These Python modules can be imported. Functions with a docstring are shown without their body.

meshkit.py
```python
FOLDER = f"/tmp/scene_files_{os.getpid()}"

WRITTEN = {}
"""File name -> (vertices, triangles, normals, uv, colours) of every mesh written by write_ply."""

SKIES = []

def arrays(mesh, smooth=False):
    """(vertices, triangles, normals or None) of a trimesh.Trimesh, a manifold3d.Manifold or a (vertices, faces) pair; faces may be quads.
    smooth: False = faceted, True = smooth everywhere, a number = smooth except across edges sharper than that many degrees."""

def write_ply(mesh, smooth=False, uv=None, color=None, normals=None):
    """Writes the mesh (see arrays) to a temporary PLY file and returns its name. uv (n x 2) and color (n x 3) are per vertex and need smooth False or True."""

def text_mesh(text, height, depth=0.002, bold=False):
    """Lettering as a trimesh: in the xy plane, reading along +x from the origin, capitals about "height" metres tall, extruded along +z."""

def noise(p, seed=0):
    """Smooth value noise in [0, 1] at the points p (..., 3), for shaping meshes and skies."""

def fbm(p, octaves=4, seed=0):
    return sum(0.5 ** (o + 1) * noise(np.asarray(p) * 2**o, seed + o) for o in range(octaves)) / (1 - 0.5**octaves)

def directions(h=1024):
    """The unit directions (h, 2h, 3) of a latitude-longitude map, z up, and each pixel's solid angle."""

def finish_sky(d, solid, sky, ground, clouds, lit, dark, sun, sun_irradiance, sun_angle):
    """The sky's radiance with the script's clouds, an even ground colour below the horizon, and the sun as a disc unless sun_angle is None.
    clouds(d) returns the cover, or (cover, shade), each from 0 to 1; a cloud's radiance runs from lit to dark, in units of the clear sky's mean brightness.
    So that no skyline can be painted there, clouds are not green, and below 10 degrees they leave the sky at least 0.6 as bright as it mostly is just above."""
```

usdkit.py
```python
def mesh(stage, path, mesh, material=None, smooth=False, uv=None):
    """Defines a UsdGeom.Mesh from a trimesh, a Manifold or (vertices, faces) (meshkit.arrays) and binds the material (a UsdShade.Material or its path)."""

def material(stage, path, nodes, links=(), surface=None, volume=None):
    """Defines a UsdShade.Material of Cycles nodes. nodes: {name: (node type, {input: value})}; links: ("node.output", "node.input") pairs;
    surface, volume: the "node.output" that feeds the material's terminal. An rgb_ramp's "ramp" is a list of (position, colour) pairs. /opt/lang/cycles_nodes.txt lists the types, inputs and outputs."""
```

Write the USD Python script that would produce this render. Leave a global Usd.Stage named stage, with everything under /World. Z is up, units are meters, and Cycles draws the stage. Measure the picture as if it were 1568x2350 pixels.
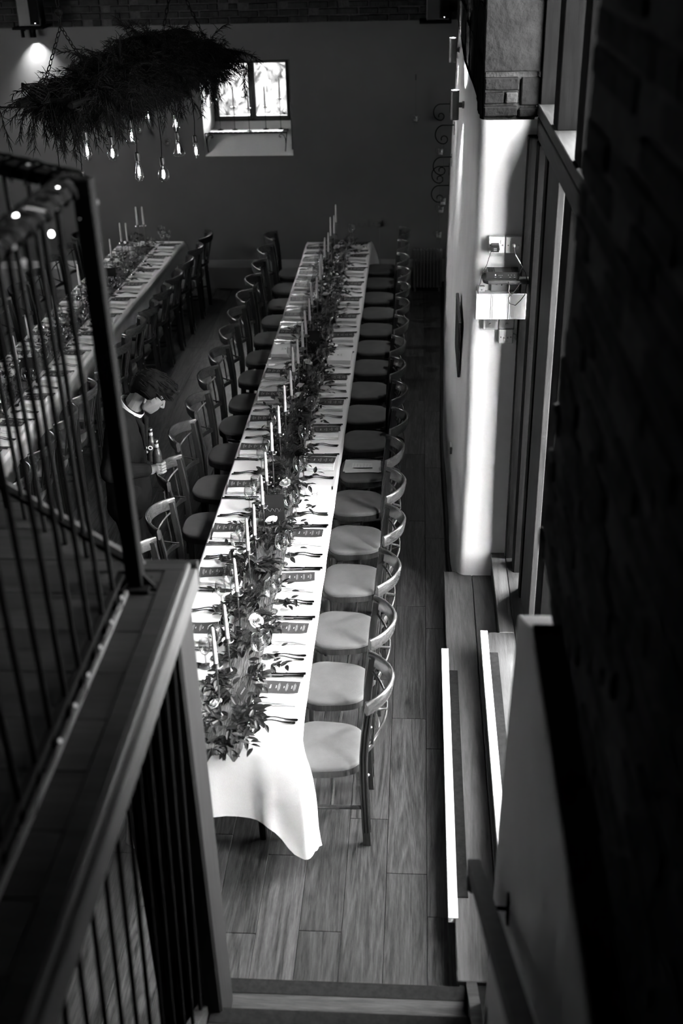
import math, random
import numpy as np, trimesh, manifold3d as m3, usdkit, meshkit
from shapely.geometry import Polygon, Point, LineString
from pxr import Usd, UsdGeom, UsdLux, UsdShade, Gf, Sdf, Vt
random.seed(7); rng = np.random.default_rng(7)
PI = math.pi
stage = Usd.Stage.CreateInMemory()
UsdGeom.SetStageUpAxis(stage, 'Z'); UsdGeom.SetStageMetersPerUnit(stage, 1.0)
UsdGeom.Xform.Define(stage, '/World'); UsdGeom.Scope.Define(stage, '/World/Looks')

# ---------------------------------------------------------------- camera, sky, exposure
PITCH, YAW, ROLL, FPX, EYE = 28.8046, 4.3814, -1.5430, 2532.7, (0, 0, 4.2)
cam = UsdGeom.Camera.Define(stage, '/World/Camera')
def cam_axes():
    p, y, r = map(math.radians, (PITCH, YAW, ROLL))
    d = np.array([-math.sin(y)*math.cos(p), math.cos(y)*math.cos(p), -math.sin(p)])
    rt = np.cross(d, [0, 0, 1]); rt /= np.linalg.norm(rt); u = np.cross(rt, d)
    return math.cos(r)*rt + math.sin(r)*u, -math.sin(r)*rt + math.cos(r)*u, -d
_r, _u, _b = cam_axes()
cam.AddTransformOp().Set(Gf.Matrix4d(*_r, 0, *_u, 0, *_b, 0, *EYE, 1))
cam.CreateHorizontalApertureAttr(24.0); cam.CreateVerticalApertureAttr(24.0*2350/1568)
cam.CreateFocalLengthAttr(24.0*FPX/1568); cam.CreateClippingRangeAttr((0.05, 500.0))
cam.CreateFStopAttr(1.8); cam.CreateFocusDistanceAttr(7.0)
cam.CreateExposureAttr(0.0)
dome = UsdLux.DomeLight.Define(stage, '/World/sky')
dome.CreateColorAttr((1, 1, 1)); dome.CreateIntensityAttr(21.0)

# ---------------------------------------------------------------- helpers
used = {}
def numbered(parent, name):
    k = (parent, name); n = used.get(k, 0); used[k] = n + 1
    return name if n == 0 else f'{name}_{n:03d}'
def ppath(p): return '/World' if p is None else str(p.GetPath())
def obj(name, mesh, m, parent=None, smooth=False):
    if isinstance(mesh, list): mesh = join(mesh)
    par = ppath(parent); path = f'{par}/{numbered(par, name)}'
    return usdkit.mesh(stage, path, mesh, M[m], smooth=smooth).GetPrim()
def tag(o, label=None, cat=None, group=None, kind=None):
    for k, v in (('label', label), ('category', cat), ('group', group), ('kind', kind)):
        if v: o.SetCustomDataByKey(k, v)
    return o
def place(x, loc, rot):
    rot = (0, 0, rot) if np.ndim(rot) == 0 else rot
    x = UsdGeom.Xformable(x); x.AddTranslateOp().Set(Gf.Vec3d(*map(float, loc))); x.AddRotateXYZOp().Set(Gf.Vec3f(*map(float, rot)))
def thing(name, label, cat, loc=(0, 0, 0), rot=0, group=None, kind=None):
    o = UsdGeom.Xform.Define(stage, '/World/' + numbered('/World', name)); place(o, loc, rot)
    return tag(o.GetPrim(), label, cat, group, kind)
class Kind:
    """a repeated thing: built once, later copies are instanceable internal references"""
    def __init__(self, name, build, cat): self.name, self.build, self.cat, self.first = name, build, cat, None
    def __call__(self, label, loc, rot=0, group=None):
        t = thing(self.name, label, self.cat, loc, rot, group)
        if self.first is None: self.first = t; self.build(t)
        else: t.GetReferences().AddInternalReference(self.first.GetPath()); t.SetInstanceable(True)
        return t
def join(ms): return trimesh.util.concatenate([m if isinstance(m, trimesh.Trimesh) else tm(m) for m in ms])
def tm(m):
    if isinstance(m, tuple): return trimesh.Trimesh(m[0], m[1], process=False)
    v, f, _ = meshkit.arrays(m); return trimesh.Trimesh(v, f, process=False)
def mv(m, d): m = m.copy(); m.apply_translation(d); return m
def rotm(m, ax, deg, pt=(0, 0, 0)):
    m = m.copy(); m.apply_transform(trimesh.transformations.rotation_matrix(math.radians(deg), ax, pt)); return m
def box(x0, x1, y0, y1, z0, z1, b=0.0):
    """axis-aligned box; b > 0 chamfers its edges"""
    if b <= 0:
        m = trimesh.creation.box((x1-x0, y1-y0, z1-z0)); m.apply_translation(((x0+x1)/2, (y0+y1)/2, (z0+z1)/2)); return m
    pts = []
    for sx, X in ((1, x0), (-1, x1)):
        for sy, Y in ((1, y0), (-1, y1)):
            for sz, Z in ((1, z0), (-1, z1)):
                pts += [(X+sx*b, Y+sy*b, Z), (X+sx*b, Y, Z+sz*b), (X, Y+sy*b, Z+sz*b)]
    return tm(m3.Manifold.hull_points(np.array(pts, np.float64)))
def hullpts(p): return tm(m3.Manifold.hull_points(np.array(p, np.float64)))
def frame_of(p):
    t = np.gradient(p, axis=0); t /= np.linalg.norm(t, axis=1, keepdims=True) + 1e-12
    return t
def tube(p, r, n=6, cap=True):
    p = np.asarray(p, float); r = np.broadcast_to(r, (len(p),)); t = frame_of(p)
    a0 = np.cross(t[0], [0, 0, 1.0]) if abs(t[0, 2]) < .9 else np.cross(t[0], [1.0, 0, 0]); a0 /= np.linalg.norm(a0)
    A = []
    for k in range(len(p)):
        a0 = a0 - t[k]*np.dot(a0, t[k]); a0 /= np.linalg.norm(a0) + 1e-12; A.append(a0)
    A = np.array(A); B = np.cross(t, A); ang = np.arange(n)*2*PI/n
    v = p[:, None] + r[:, None, None]*(np.cos(ang)[None, :, None]*A[:, None] + np.sin(ang)[None, :, None]*B[:, None])
    v = v.reshape(-1, 3); f = []
    for i in range(len(p)-1):
        for j in range(n):
            a, b, c, d = i*n+j, i*n+(j+1) % n, (i+1)*n+(j+1) % n, (i+1)*n+j
            f += [(a, b, c), (a, c, d)]
    if cap:
        v = np.vstack([v, p[0], p[-1]]); e = len(v)
        f += [(e-2, (j+1) % n, j) for j in range(n)] + [(e-1, (len(p)-1)*n+j, (len(p)-1)*n+(j+1) % n) for j in range(n)]
    return trimesh.Trimesh(v, f, process=False)
def ribbon(p, w, th, up, c=None):
    """rectangular section swept along p: w along "up", th across"""
    p = np.asarray(p, float); t = frame_of(p); up = np.broadcast_to(np.asarray(up, float), p.shape)
    s = np.cross(t, up); s /= np.linalg.norm(s, axis=1, keepdims=True); u = np.cross(s, t)
    w = np.broadcast_to(w, (len(p),))[:, None]/2; th = np.broadcast_to(th, (len(p),))[:, None]/2
    c = min(.003, float(th.min())*.6) if c is None else c
    q = [p+u*(w-c)+s*th, p+u*w+s*(th-c), p+u*w-s*(th-c), p+u*(w-c)-s*th, p-u*(w-c)-s*th, p-u*w-s*(th-c), p-u*w+s*(th-c), p-u*(w-c)+s*th]
    v = np.stack(q, 1).reshape(-1, 3); n = 8; f = []
    for i in range(len(p)-1):
        for j in range(n):
            a, b, c2, d = i*n+j, i*n+(j+1) % n, (i+1)*n+(j+1) % n, (i+1)*n+j
            f += [(a, b, c2), (a, c2, d)]
    e = (len(p)-1)*n
    f += [(0, j+1, j) for j in range(1, n-1)] + [(e, e+j, e+j+1) for j in range(1, n-1)]
    m = trimesh.Trimesh(v, f, process=False)
    if m.volume < 0: m.invert()
    return m
def lathe(prof, n=20):
    """profile (r, z) turned about z"""
    pr = np.asarray(prof, float); ang = np.arange(n)*2*PI/n
    v = np.stack([pr[:, 0, None]*np.cos(ang), pr[:, 0, None]*np.sin(ang), np.repeat(pr[:, 1, None], n, 1)], -1).reshape(-1, 3); f = []
    for i in range(len(pr)-1):
        for j in range(n):
            a, b, c, d = i*n+j, i*n+(j+1) % n, (i+1)*n+(j+1) % n, (i+1)*n+j
            if pr[i, 0] > 1e-6: f.append((a, b, c))
            if pr[i+1, 0] > 1e-6: f.append((a, c, d))
    return trimesh.Trimesh(v, f, process=False)
def cyl(x, y, z0, z1, r, n=12): return mv(lathe([(0, z0), (r, z0), (r, z1), (0, z1)], n), (x, y, 0))
def rod(a, b, r, n=8): return tube([a, b], r, n)
def prism(poly, z0, z1):
    m = trimesh.creation.extrude_polygon(poly, z1-z0, engine='earcut'); return mv(m, (0, 0, z0))
def ball(c, r, sub=2, s=(1, 1, 1)):
    m = trimesh.creation.icosphere(sub, 1.0); m.apply_scale(r); m.vertices *= s; m.apply_translation(c); return m
def grid(P, flip=False):
    """P (n, m, 3) as a sheet"""
    n, m = P.shape[:2]; i, j = np.meshgrid(np.arange(n-1), np.arange(m-1), indexing='ij')
    q = np.stack([i*m+j, i*m+j+1, (i+1)*m+j+1, (i+1)*m+j], -1).reshape(-1, 4)
    f = np.vstack([q[:, [0, 1, 2]], q[:, [0, 2, 3]]]); f = f[:, ::-1] if flip else f
    return trimesh.Trimesh(P.reshape(-1, 3), f, process=False)
def sheet(P, th):
    """a closed sheet of thickness th below P"""
    n, m = P.shape[:2]; a = grid(P); nv = a.vertex_normals
    b = trimesh.Trimesh(a.vertices - nv*th, a.faces[:, ::-1], process=False)
    rim = [(0, j) for j in range(m)] + [(i, m-1) for i in range(1, n)] + [(n-1, j) for j in range(m-2, -1, -1)] + [(i, 0) for i in range(n-2, 0, -1)]
    k = [i*m+j for i, j in rim]; N = n*m; f = []
    for s in range(len(k)):
        p, q = k[s], k[(s+1) % len(k)]; f += [(p, N+p, N+q), (p, N+q, q)]
    return trimesh.Trimesh(np.vstack([a.vertices, b.vertices]), np.vstack([a.faces, b.faces+N, np.array(f)]), process=False)
def blob(joints, bones, length=.02, it=8):
    """skeleton (name -> (point, radius)) and bones -> one smooth body"""
    parts = []
    for bn in bones:
        parts.append(m3.Manifold.batch_hull([m3.Manifold.sphere(joints[k][1], 18).translate(tuple(map(float, joints[k][0]))) for k in bn]))
    mm = m3.Manifold.batch_boolean(parts, m3.OpType.Add).refine_to_length(length)
    v, f, _ = meshkit.arrays(mm); t = trimesh.Trimesh(v, f, process=True)
    trimesh.smoothing.filter_taubin(t, iterations=it); return t
ORD = 'first second third fourth fifth sixth seventh eighth ninth tenth eleventh twelfth thirteenth fourteenth fifteenth sixteenth seventeenth eighteenth'.split()

# ---------------------------------------------------------------- materials (the place is seen in black and white)
M = {}
def g3(v): return (v, v, v) if np.ndim(v) == 0 else tuple(v)
def plain(name, v, rough=.6, metal=0.0, spec=.5, noise=0.0, scale=12, bump=0.0, bscale=80, stretch=(1, 1, 1), **extra):
    nodes = {'p': ('principled_bsdf', dict(base_color=g3(v), roughness=rough, metallic=metal, specular_ior_level=spec, **extra))}; links = []
    if noise or bump:
        nodes['g'] = ('geometry', {}); nodes['mp'] = ('mapping', {'scale': stretch}); links.append(('g.position', 'mp.vector'))
    if noise:
        nodes['n'] = ('noise_texture', {'scale': scale, 'detail': 5, 'roughness': .6}); links.append(('mp.vector', 'n.vector'))
        nodes['r'] = ('rgb_ramp', {'ramp': [(.3, g3(v*(1-noise))), (.7, g3(v*(1+noise)))]}); links += [('n.fac', 'r.fac'), ('r.color', 'p.base_color')]
    if bump:
        nodes['n2'] = ('noise_texture', {'scale': bscale, 'detail': 4}); links.append(('mp.vector', 'n2.vector'))
        nodes['b'] = ('bump', {'strength': bump, 'distance': .01}); links += [('n2.fac', 'b.height'), ('b.normal', 'p.normal')]
    M[name] = usdkit.material(stage, '/World/Looks/' + name, nodes, links, surface='p.BSDF')
def wood(name, lo, hi, axis='y', scale=1.0, rough=.45, spec=.5, vary=.35, coord='position', bump=.25, knots=0.0):
    """grain along axis; every piece takes its own tone and its own stretch of grain"""
    st = {'x': (1.2, 16, 16), 'y': (16, 1.2, 16), 'z': (16, 16, 1.2)}[axis]; st = tuple(s*scale for s in st)
    src = ('geometry', {}) if coord == 'position' else ('texture_coordinate', {})
    nodes = {'g': src, 'oi': ('object_info', {}), 'off': ('math', {'math_type': 'multiply', 'value2': 37.0}),
             'cx': ('combine_xyz', {}), 'add': ('vector_math', {'math_type': 'add'}), 'mp': ('mapping', {'scale': st}),
             'n': ('noise_texture', {'scale': 1.0, 'detail': 6, 'roughness': .65, 'distortion': .6}),
             'wmp': ('mapping', {'scale': tuple(s*.28 for s in st)}),
             'wn': ('noise_texture', {'scale': 1.0, 'detail': 2, 'distortion': 2.5}),
             'wm': ('math', {'math_type': 'multiply', 'value2': 9.0}), 'ws': ('math', {'math_type': 'pingpong', 'value2': 1.0}),
             'fine': ('mapping', {'scale': tuple(s*6 for s in st)}), 'fn': ('noise_texture', {'scale': 1.0, 'detail': 3, 'roughness': .7}),
             'm1': ('math', {'math_type': 'multiply_add', 'value2': .45}), 'm2': ('math', {'math_type': 'multiply_add', 'value2': .22}),
             'm3': ('math', {'math_type': 'multiply_add', 'value2': .62, 'value3': -.13}),
             'r': ('rgb_ramp', {'ramp': [(.25, g3(lo)), (.55, g3((lo+hi)/2)), (.82, g3(hi))]}),
             'tone': ('math', {'math_type': 'multiply_add', 'value2': vary, 'value3': 1-vary/2}), 'tc': ('combine_xyz', {}),
             'mul': ('mix_color', {'blend_type': 'multiply', 'fac': 1.0}),
             'b': ('bump', {'strength': bump, 'distance': .004}), 'p': ('principled_bsdf', {'roughness': rough, 'specular_ior_level': spec})}
    c = 'g.position' if coord == 'position' else 'g.object'
    links = [('oi.random', 'off.value1'), ('off.value', 'cx.x'), ('off.value', 'cx.y'), ('off.value', 'cx.z'), (c, 'add.vector1'), ('cx.vector', 'add.vector2'),
             ('add.vector', 'mp.vector'), ('mp.vector', 'n.vector'), ('add.vector', 'wmp.vector'), ('wmp.vector', 'wn.vector'), ('wn.fac', 'wm.value1'), ('wm.value', 'ws.value1'),
             ('add.vector', 'fine.vector'), ('fine.vector', 'fn.vector'),
             ('fn.fac', 'm3.value1'), ('ws.value', 'm2.value1'), ('m3.value', 'm2.value3'), ('n.fac', 'm1.value1'), ('m2.value', 'm1.value3'), ('m1.value', 'r.fac'),
             ('oi.random', 'tone.value1'), ('tone.value', 'tc.x'), ('tone.value', 'tc.y'), ('tone.value', 'tc.z'), ('r.color', 'mul.a'), ('tc.vector', 'mul.b'), ('mul.result', 'p.base_color'),
             ('m1.value', 'b.height'), ('b.normal', 'p.normal')]
    M[name] = usdkit.material(stage, '/World/Looks/' + name, nodes, links, surface='p.BSDF')
def pane(name, tint=.96, ior=5.0, base=.035):
    M[name] = usdkit.material(stage, '/World/Looks/' + name, {'t': ('transparent_bsdf', {'color': g3(tint)}), 'g': ('glossy_bsdf', {'color': (1, 1, 1), 'roughness': 0.02}), 'f': ('layer_weight', {'blend': .5}), 'pw': ('math', {'math_type': 'power', 'value2': ior}),
        's': ('math', {'math_type': 'multiply_add', 'value2': .75, 'value3': base}), 'm': ('mix_closure', {})},
        [('f.facing', 'pw.value1'), ('pw.value', 's.value1'), ('s.value', 'm.fac'), ('t.BSDF', 'm.closure1'), ('g.BSDF', 'm.closure2')], surface='m.closure')
def glow(name, s): M[name] = usdkit.material(stage, '/World/Looks/' + name, {'e': ('emission', {'color': (1, 1, 1), 'strength': s})}, surface='e.emission')

wood('floor_oak', .003, .066, 'y', 1.7, spec=.22, rough=.42, vary=.6)
wood('step_oak', .012, .065, 'y', 1.1, rough=.5, vary=.3)
wood('stair_wood', .010, .055, 'x', 1.4, rough=.6, spec=.08, vary=.3)
wood('handrail_wood', .010, .030, 'y', 1.0, rough=.6, spec=.08, vary=.1)
wood('deck_wood', .006, .019, 'x', 1.0, spec=.12, rough=.6, vary=.4)
wood('fascia_wood', .040, .085, 'y', .6, rough=.6, spec=.08, vary=.1)
wood('post_wood', .004, .011, 'z', 1.0, spec=.15, rough=.6, vary=.1)
wood('panel_wood', .020, .040, 'z', .6, rough=.7, spec=.05, vary=.1)
wood('frame_oak', .0015, .004, 'z', 1.0, spec=.03, rough=.8, vary=.25)
wood('frame_oak_flat', .008, .03, 'y', 1.0, spec=.12, rough=.6, vary=.2)
wood('dark_timber', .006, .018, 'z', 1.0, spec=.1, rough=.6, vary=.3)
wood('chair_wood', .008, .038, 'z', 2.0, spec=.3, rough=.3, vary=.35, coord='object', bump=.1)
wood('rail_wood', .016, .060, 'y', 2.0, spec=.7, rough=.2, vary=.35, coord='object', bump=.1)
plain('seat_cloth', .10, .95, spec=.1, noise=.12, scale=7, bump=.25, bscale=500)
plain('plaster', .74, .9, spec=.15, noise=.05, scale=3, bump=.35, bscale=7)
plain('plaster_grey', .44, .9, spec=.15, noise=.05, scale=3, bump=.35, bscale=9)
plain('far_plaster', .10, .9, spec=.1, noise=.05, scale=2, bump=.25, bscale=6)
plain('plinth_paint', .19, .9, spec=.1, noise=.05, scale=2, bump=.2, bscale=6)  # plinth tone, paler than the far wall face above
plain('mortar', .035, .95, spec=.0, noise=.25, scale=25, bump=.8, bscale=60)
plain('dark_mortar', .050, .95, spec=.0, noise=.25, scale=25, bump=.8, bscale=60)
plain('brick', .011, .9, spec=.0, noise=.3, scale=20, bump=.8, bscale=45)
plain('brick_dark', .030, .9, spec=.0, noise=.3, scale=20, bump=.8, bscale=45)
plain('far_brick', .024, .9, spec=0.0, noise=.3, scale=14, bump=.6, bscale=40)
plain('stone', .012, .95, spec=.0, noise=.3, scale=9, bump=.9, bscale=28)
plain('ceiling_dark', .03, .9)
plain('linen', .70, .9, spec=.1, noise=.03, scale=6, bump=.12, bscale=240)
plain('napkin', .72, .9, spec=.1, bump=.1, bscale=300)
plain('runner_gauze', .10, .95, spec=.1, noise=.5, scale=30, stretch=(6, .6, 1), bump=.7, bscale=30)
plain('sign_card', .010, .6, spec=.1)
plain('menu_card', .036, .6, spec=.3)
plain('print_white', .62, .7)
plain('print_grey', .25, .7)
plain('steel', .72, .16, metal=1.0)
plain('dull_metal', .35, .35, metal=1.0)
plain('black_iron', .003, .8, spec=.04)
plain('black_plastic', .012, .35)
plain('white_plastic', .78, .35)
plain('grey_plastic', .33, .4)
plain('white_paint', .88, .5, noise=.04, scale=60)
plain('rubber', .012, .85, spec=.03, noise=.3, scale=40)
plain('wax', .55, .5, spec=.3)
plain('brass', .50, .25, metal=1.0)
plain('paper', .66, .85, spec=.1)
plain('card_white', .80, .7, spec=.2)
plain('leaf', .008, .42, spec=.35, noise=.4, scale=30)
plain('fir', .005, .8, spec=.06)
plain('petal', .66, .8, spec=.15)
plain('petal_dark', .03, .8, spec=.15)
plain('suit', .006, .95, spec=.0)
plain('skin', .11, .6, spec=.15)
plain('hair', .003, .8, spec=.03)
plain('shirt', .4, .9)
plain('beer', .02, .08, spec=.6)
plain('radiator_paint', .11, .4)
plain('lamp_metal', .14, .5, metal=1.0)
plain('plate_dim', .09, .6)
plain('tealight_wax', .20, .6)
plain('heart_wire', .01, .5)
plain('hill_grass', .045, .95, noise=.65, scale=9, spec=.05)
plain('paving', .45, .95)
plain('tile_white', .80, .3)
pane('window_glass', .97, 5.0); pane('table_glass', .88, 1.3, .10); pane('bulb_glass', .96, 3.5)
glow('filament', 14.0); glow('spot_lens', 3000.0); glow('spot_hot', 9000.0); glow('led', 6.0); glow('fairy_glow', 14.0); glow('fairy_dim', .35)

# ---------------------------------------------------------------- the room
def struct(name, kind='structure', label=None):
    return tag(UsdGeom.Xform.Define(stage, '/World/' + numbered('/World', name)).GetPrim(), label, None, None, kind)
FARY = 13.55
floor = struct('floor')
obj('subfloor', box(-6.7, .95, -2.6, 13.9, -.12, -.012), 'dark_timber', floor)
near_joint = {1: 3.661, 0: 3.922, -1: 4.289, -2: 3.556, -3: 4.02, -4: 3.529, -5: 4.15, -6: 3.666, -7: 4.003}
rest = []
for k in range(-31, 4):
    x0 = -.1262 + .2*k; r0 = near_joint.get(k, 3 + rng.random()*1.187) - 1.187*6
    for j in range(16):
        a, b = r0 + 1.187*j, r0 + 1.187*(j+1)
        if b < -2.5 or a > 13.6: continue
        a, b = max(a, -2.5), min(b, 13.6); e = .0012
        m = box(x0+e, x0+.2-e, a+e, b-e, -.012, 0, .0012)
        seen = -13 <= k <= 1 and b > 2.2
        if seen: obj('plank', m, 'floor_oak', floor)
        else: rest.append(m)
tag(obj('outer_planks', rest, 'floor_oak', floor), kind='stuff')

# far wall, with a hole for the window; brick above
wf = struct('wall_far')
WX0, WX1, WZ0, WZ1 = -2.56, -1.50, 1.59, 2.66
def wall_grid(x0, x1, z0, z1, y):
    xs = np.linspace(x0, x1, max(2, int((x1-x0)/.12)+1)); zs = np.linspace(z0, z1, max(2, int((z1-z0)/.12)+1))
    X, Z = np.meshgrid(xs, zs, indexing='ij'); Y = np.full_like(X, y) + .012*(meshkit.fbm(np.stack([X*.9, Z*.9, X*0], -1), 3)-.5)
    return grid(np.stack([X, Y, Z], -1), flip=False)
cols = np.array([-6.6, WX0, WX1, .9]); rows = np.array([0, WZ0, WZ1, 3.045])
panels = [wall_grid(cols[i], cols[i+1], rows[j], rows[j+1], FARY) for i in range(3) for j in range(3) if not (i == 1 and j == 1)]
# window reveal: splayed jambs, sloping sill, head
FRY = 13.86; FX0, FX1, FZ0, FZ1 = -2.46, -1.52, 1.95, 2.66
def quad(a, b, c, d): return trimesh.Trimesh([a, b, c, d], [(0, 1, 2), (0, 2, 3)], process=False)
reveal = [quad((WX0, FARY, WZ0), (WX1, FARY, WZ0), (FX1, FRY, FZ0), (FX0, FRY, FZ0)), quad((WX0, FARY, WZ1), (FX0, FRY, FZ1), (FX1, FRY, FZ1), (WX1, FARY, WZ1)),
          quad((WX0, FARY, WZ0), (FX0, FRY, FZ0), (FX0, FRY, FZ1), (WX0, FARY, WZ1)), quad((WX1, FARY, WZ0), (WX1, FARY, WZ1), (FX1, FRY, FZ1), (FX1, FRY, FZ0))]
core = [box(-6.6, WX0, 13.6, 14.05, -.1, 5.0), box(FX1, .9, 13.6, 14.05, -.1, 5.0), box(WX0, FX1, 13.6, 14.05, -.1, 1.58), box(WX0, FX1, 13.6, 14.05, 2.67, 5.0), box(WX0, FX0, 13.88, 14.05, 1.5, 2.7), box(FX0-.02, FX1+.02, 13.87, 14.05, 1.5, 1.95)]
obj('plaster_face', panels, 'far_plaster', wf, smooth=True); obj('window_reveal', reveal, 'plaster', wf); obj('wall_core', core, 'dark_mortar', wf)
obj('plinth', [hullpts([(x, y, z) for x in (-6.6, .35) for y, z in ((13.42, 0), (13.47, .25), (13.55, .33), (13.6, 0))])], 'plinth_paint', wf)
obj('mortar_band', box(-6.6, .9, 13.545, 13.6, 3.045, 3.75), 'dark_mortar', wf)
for r in range(6):
    z0 = 3.052 + r*.0725
    for k in range(31):
        x0 = -6.0 + .226*k + (.113 if r % 2 else 0) + rng.normal()*.004
        w = .214 if rng.random() < .8 else .1
        if x0+w < .45 and x0 > -5.4:
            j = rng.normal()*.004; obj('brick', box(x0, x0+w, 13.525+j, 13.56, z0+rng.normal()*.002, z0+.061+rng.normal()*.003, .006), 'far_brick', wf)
# window in the far wall
w1 = struct('window_1')
def frame(x0, x1, z0, z1, y0, y1, t): return [box(x0, x0+t, y0, y1, z0, z1, .004), box(x1-t, x1, y0, y1, z0, z1, .004), box(x0+t, x1-t, y0, y1, z0, z0+t, .004), box(x0+t, x1-t, y0, y1, z1-t, z1, .004)]
mid = (FX0+FX1)/2 - .0
obj('window_frame', frame(FX0, FX1, FZ0, FZ1, 13.80, 13.88, .035) + [box(mid-.03, mid+.03, 13.80, 13.88, FZ0, FZ1)], 'black_plastic', w1)
for a, b in ((FX0+.03, mid-.01), (mid+.01, FX1-.03)):
    s = obj('sash', frame(a, b, FZ0+.03, FZ1-.03, 13.785, 13.84, .03), 'black_plastic', w1); obj('pane', box(a+.025, b-.025, 13.81, 13.816, FZ0+.055, FZ1-.055), 'window_glass', s)
obj('window_handle', [box(mid-.075, mid-.055, 13.76, 13.785, 2.23, 2.30, .003), tube([(mid-.065, 13.765, 2.27), (mid-.075, 13.74, 2.25), (mid-.10, 13.735, 2.225), (mid-.125, 13.735, 2.235)], .008)], 'black_iron', w1)
# ceiling, left wall, wall behind the camera
c = struct('ceiling'); obj('ceiling_boards', box(-6.7, 1.1, -2.7, 14.05, 5.0, 5.15), 'ceiling_dark', c)
for y in np.arange(-1.5, 13, 2.4): obj('beam', box(-6.6, .9, y-.1, y+.1, 4.72, 5.0, .015), 'dark_timber', c)
wl = struct('wall_left')
LW = (9.4, 10.9, 2.3, 3.05)
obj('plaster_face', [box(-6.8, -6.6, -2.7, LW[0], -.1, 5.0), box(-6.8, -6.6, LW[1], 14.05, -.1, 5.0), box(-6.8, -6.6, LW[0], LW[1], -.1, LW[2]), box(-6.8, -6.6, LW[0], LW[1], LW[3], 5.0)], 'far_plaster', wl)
w3 = struct('window_3')  # unseen window put in as far-end fill, prompted by light on chair rims
obj('window_frame', [box(-6.72, -6.62, LW[0], LW[1], LW[2], LW[2]+.05), box(-6.72, -6.62, LW[0], LW[1], LW[3]-.05, LW[3])] + [box(-6.72, -6.62, y-.03, y+.03, LW[2]+.05, LW[3]-.05) for y in (9.43, 10.15, 10.87)], 'black_plastic', w3)
for y in (9.46, 10.18): obj('pane', box(-6.68, -6.675, y, y+.66, LW[2]+.05, LW[3]-.05), 'window_glass', w3)
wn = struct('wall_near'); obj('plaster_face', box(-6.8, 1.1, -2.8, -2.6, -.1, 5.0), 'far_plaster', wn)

# right wall beyond the glazing: plastered, rounded at its end, rough stone above
wr = struct('wall_right')
ys = np.concatenate([[6.43, 6.47, 6.52, 6.6], np.linspace(6.75, 13.62, 42)])
base = np.interp(ys, [6.4, 6.8, 7.5, 8.36, 9.05, 10.64, 12.9, 13.6], [.275, .252, .25, .239, .238, .266, .315, .33])
zs = np.linspace(0, 3.14, 34); G = []
front = [(.70, 6.42), (.60, 6.42), (.5, 6.418), (.40, 6.416)]
for z in zs:
    lean = .017*z; row = []
    off = .275 + lean
    for x, y in front: row.append((max(x, off+.09), y))
    for a in (80, 60, 40, 20): row.append((off+.075-.075*math.cos(math.radians(a)), 6.49-.075*math.sin(math.radians(a))))
    for y, bx in zip(ys[2:], base[2:]): row.append((bx + .035*z*.9, y))
    G.append([(x, y, z) for x, y in row])
G = np.array(G); nz = meshkit.fbm(G*[2.2, 1.1, 1.1], 3, 5)-.5
G[:, 4:, 0] += .028*nz[:, 4:]; G[:, :4, 1] += .014*nz[:, :4]
G[:, -1, 0] += .03
obj('plaster_face', grid(G), 'plaster', wr, smooth=True)
obj('wall_core', [box(.42, 1.05, 6.5, 14.05, -.1, 5.0), box(.40, .62, 6.44, 6.6, 3.1, 5.0)], 'mortar', wr)
obj('skirting', tube([(bx-.012+.0, y, .06) for y, bx in zip(ys[3:], base[3:])], .018, 6), 'dark_timber', wr)
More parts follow.
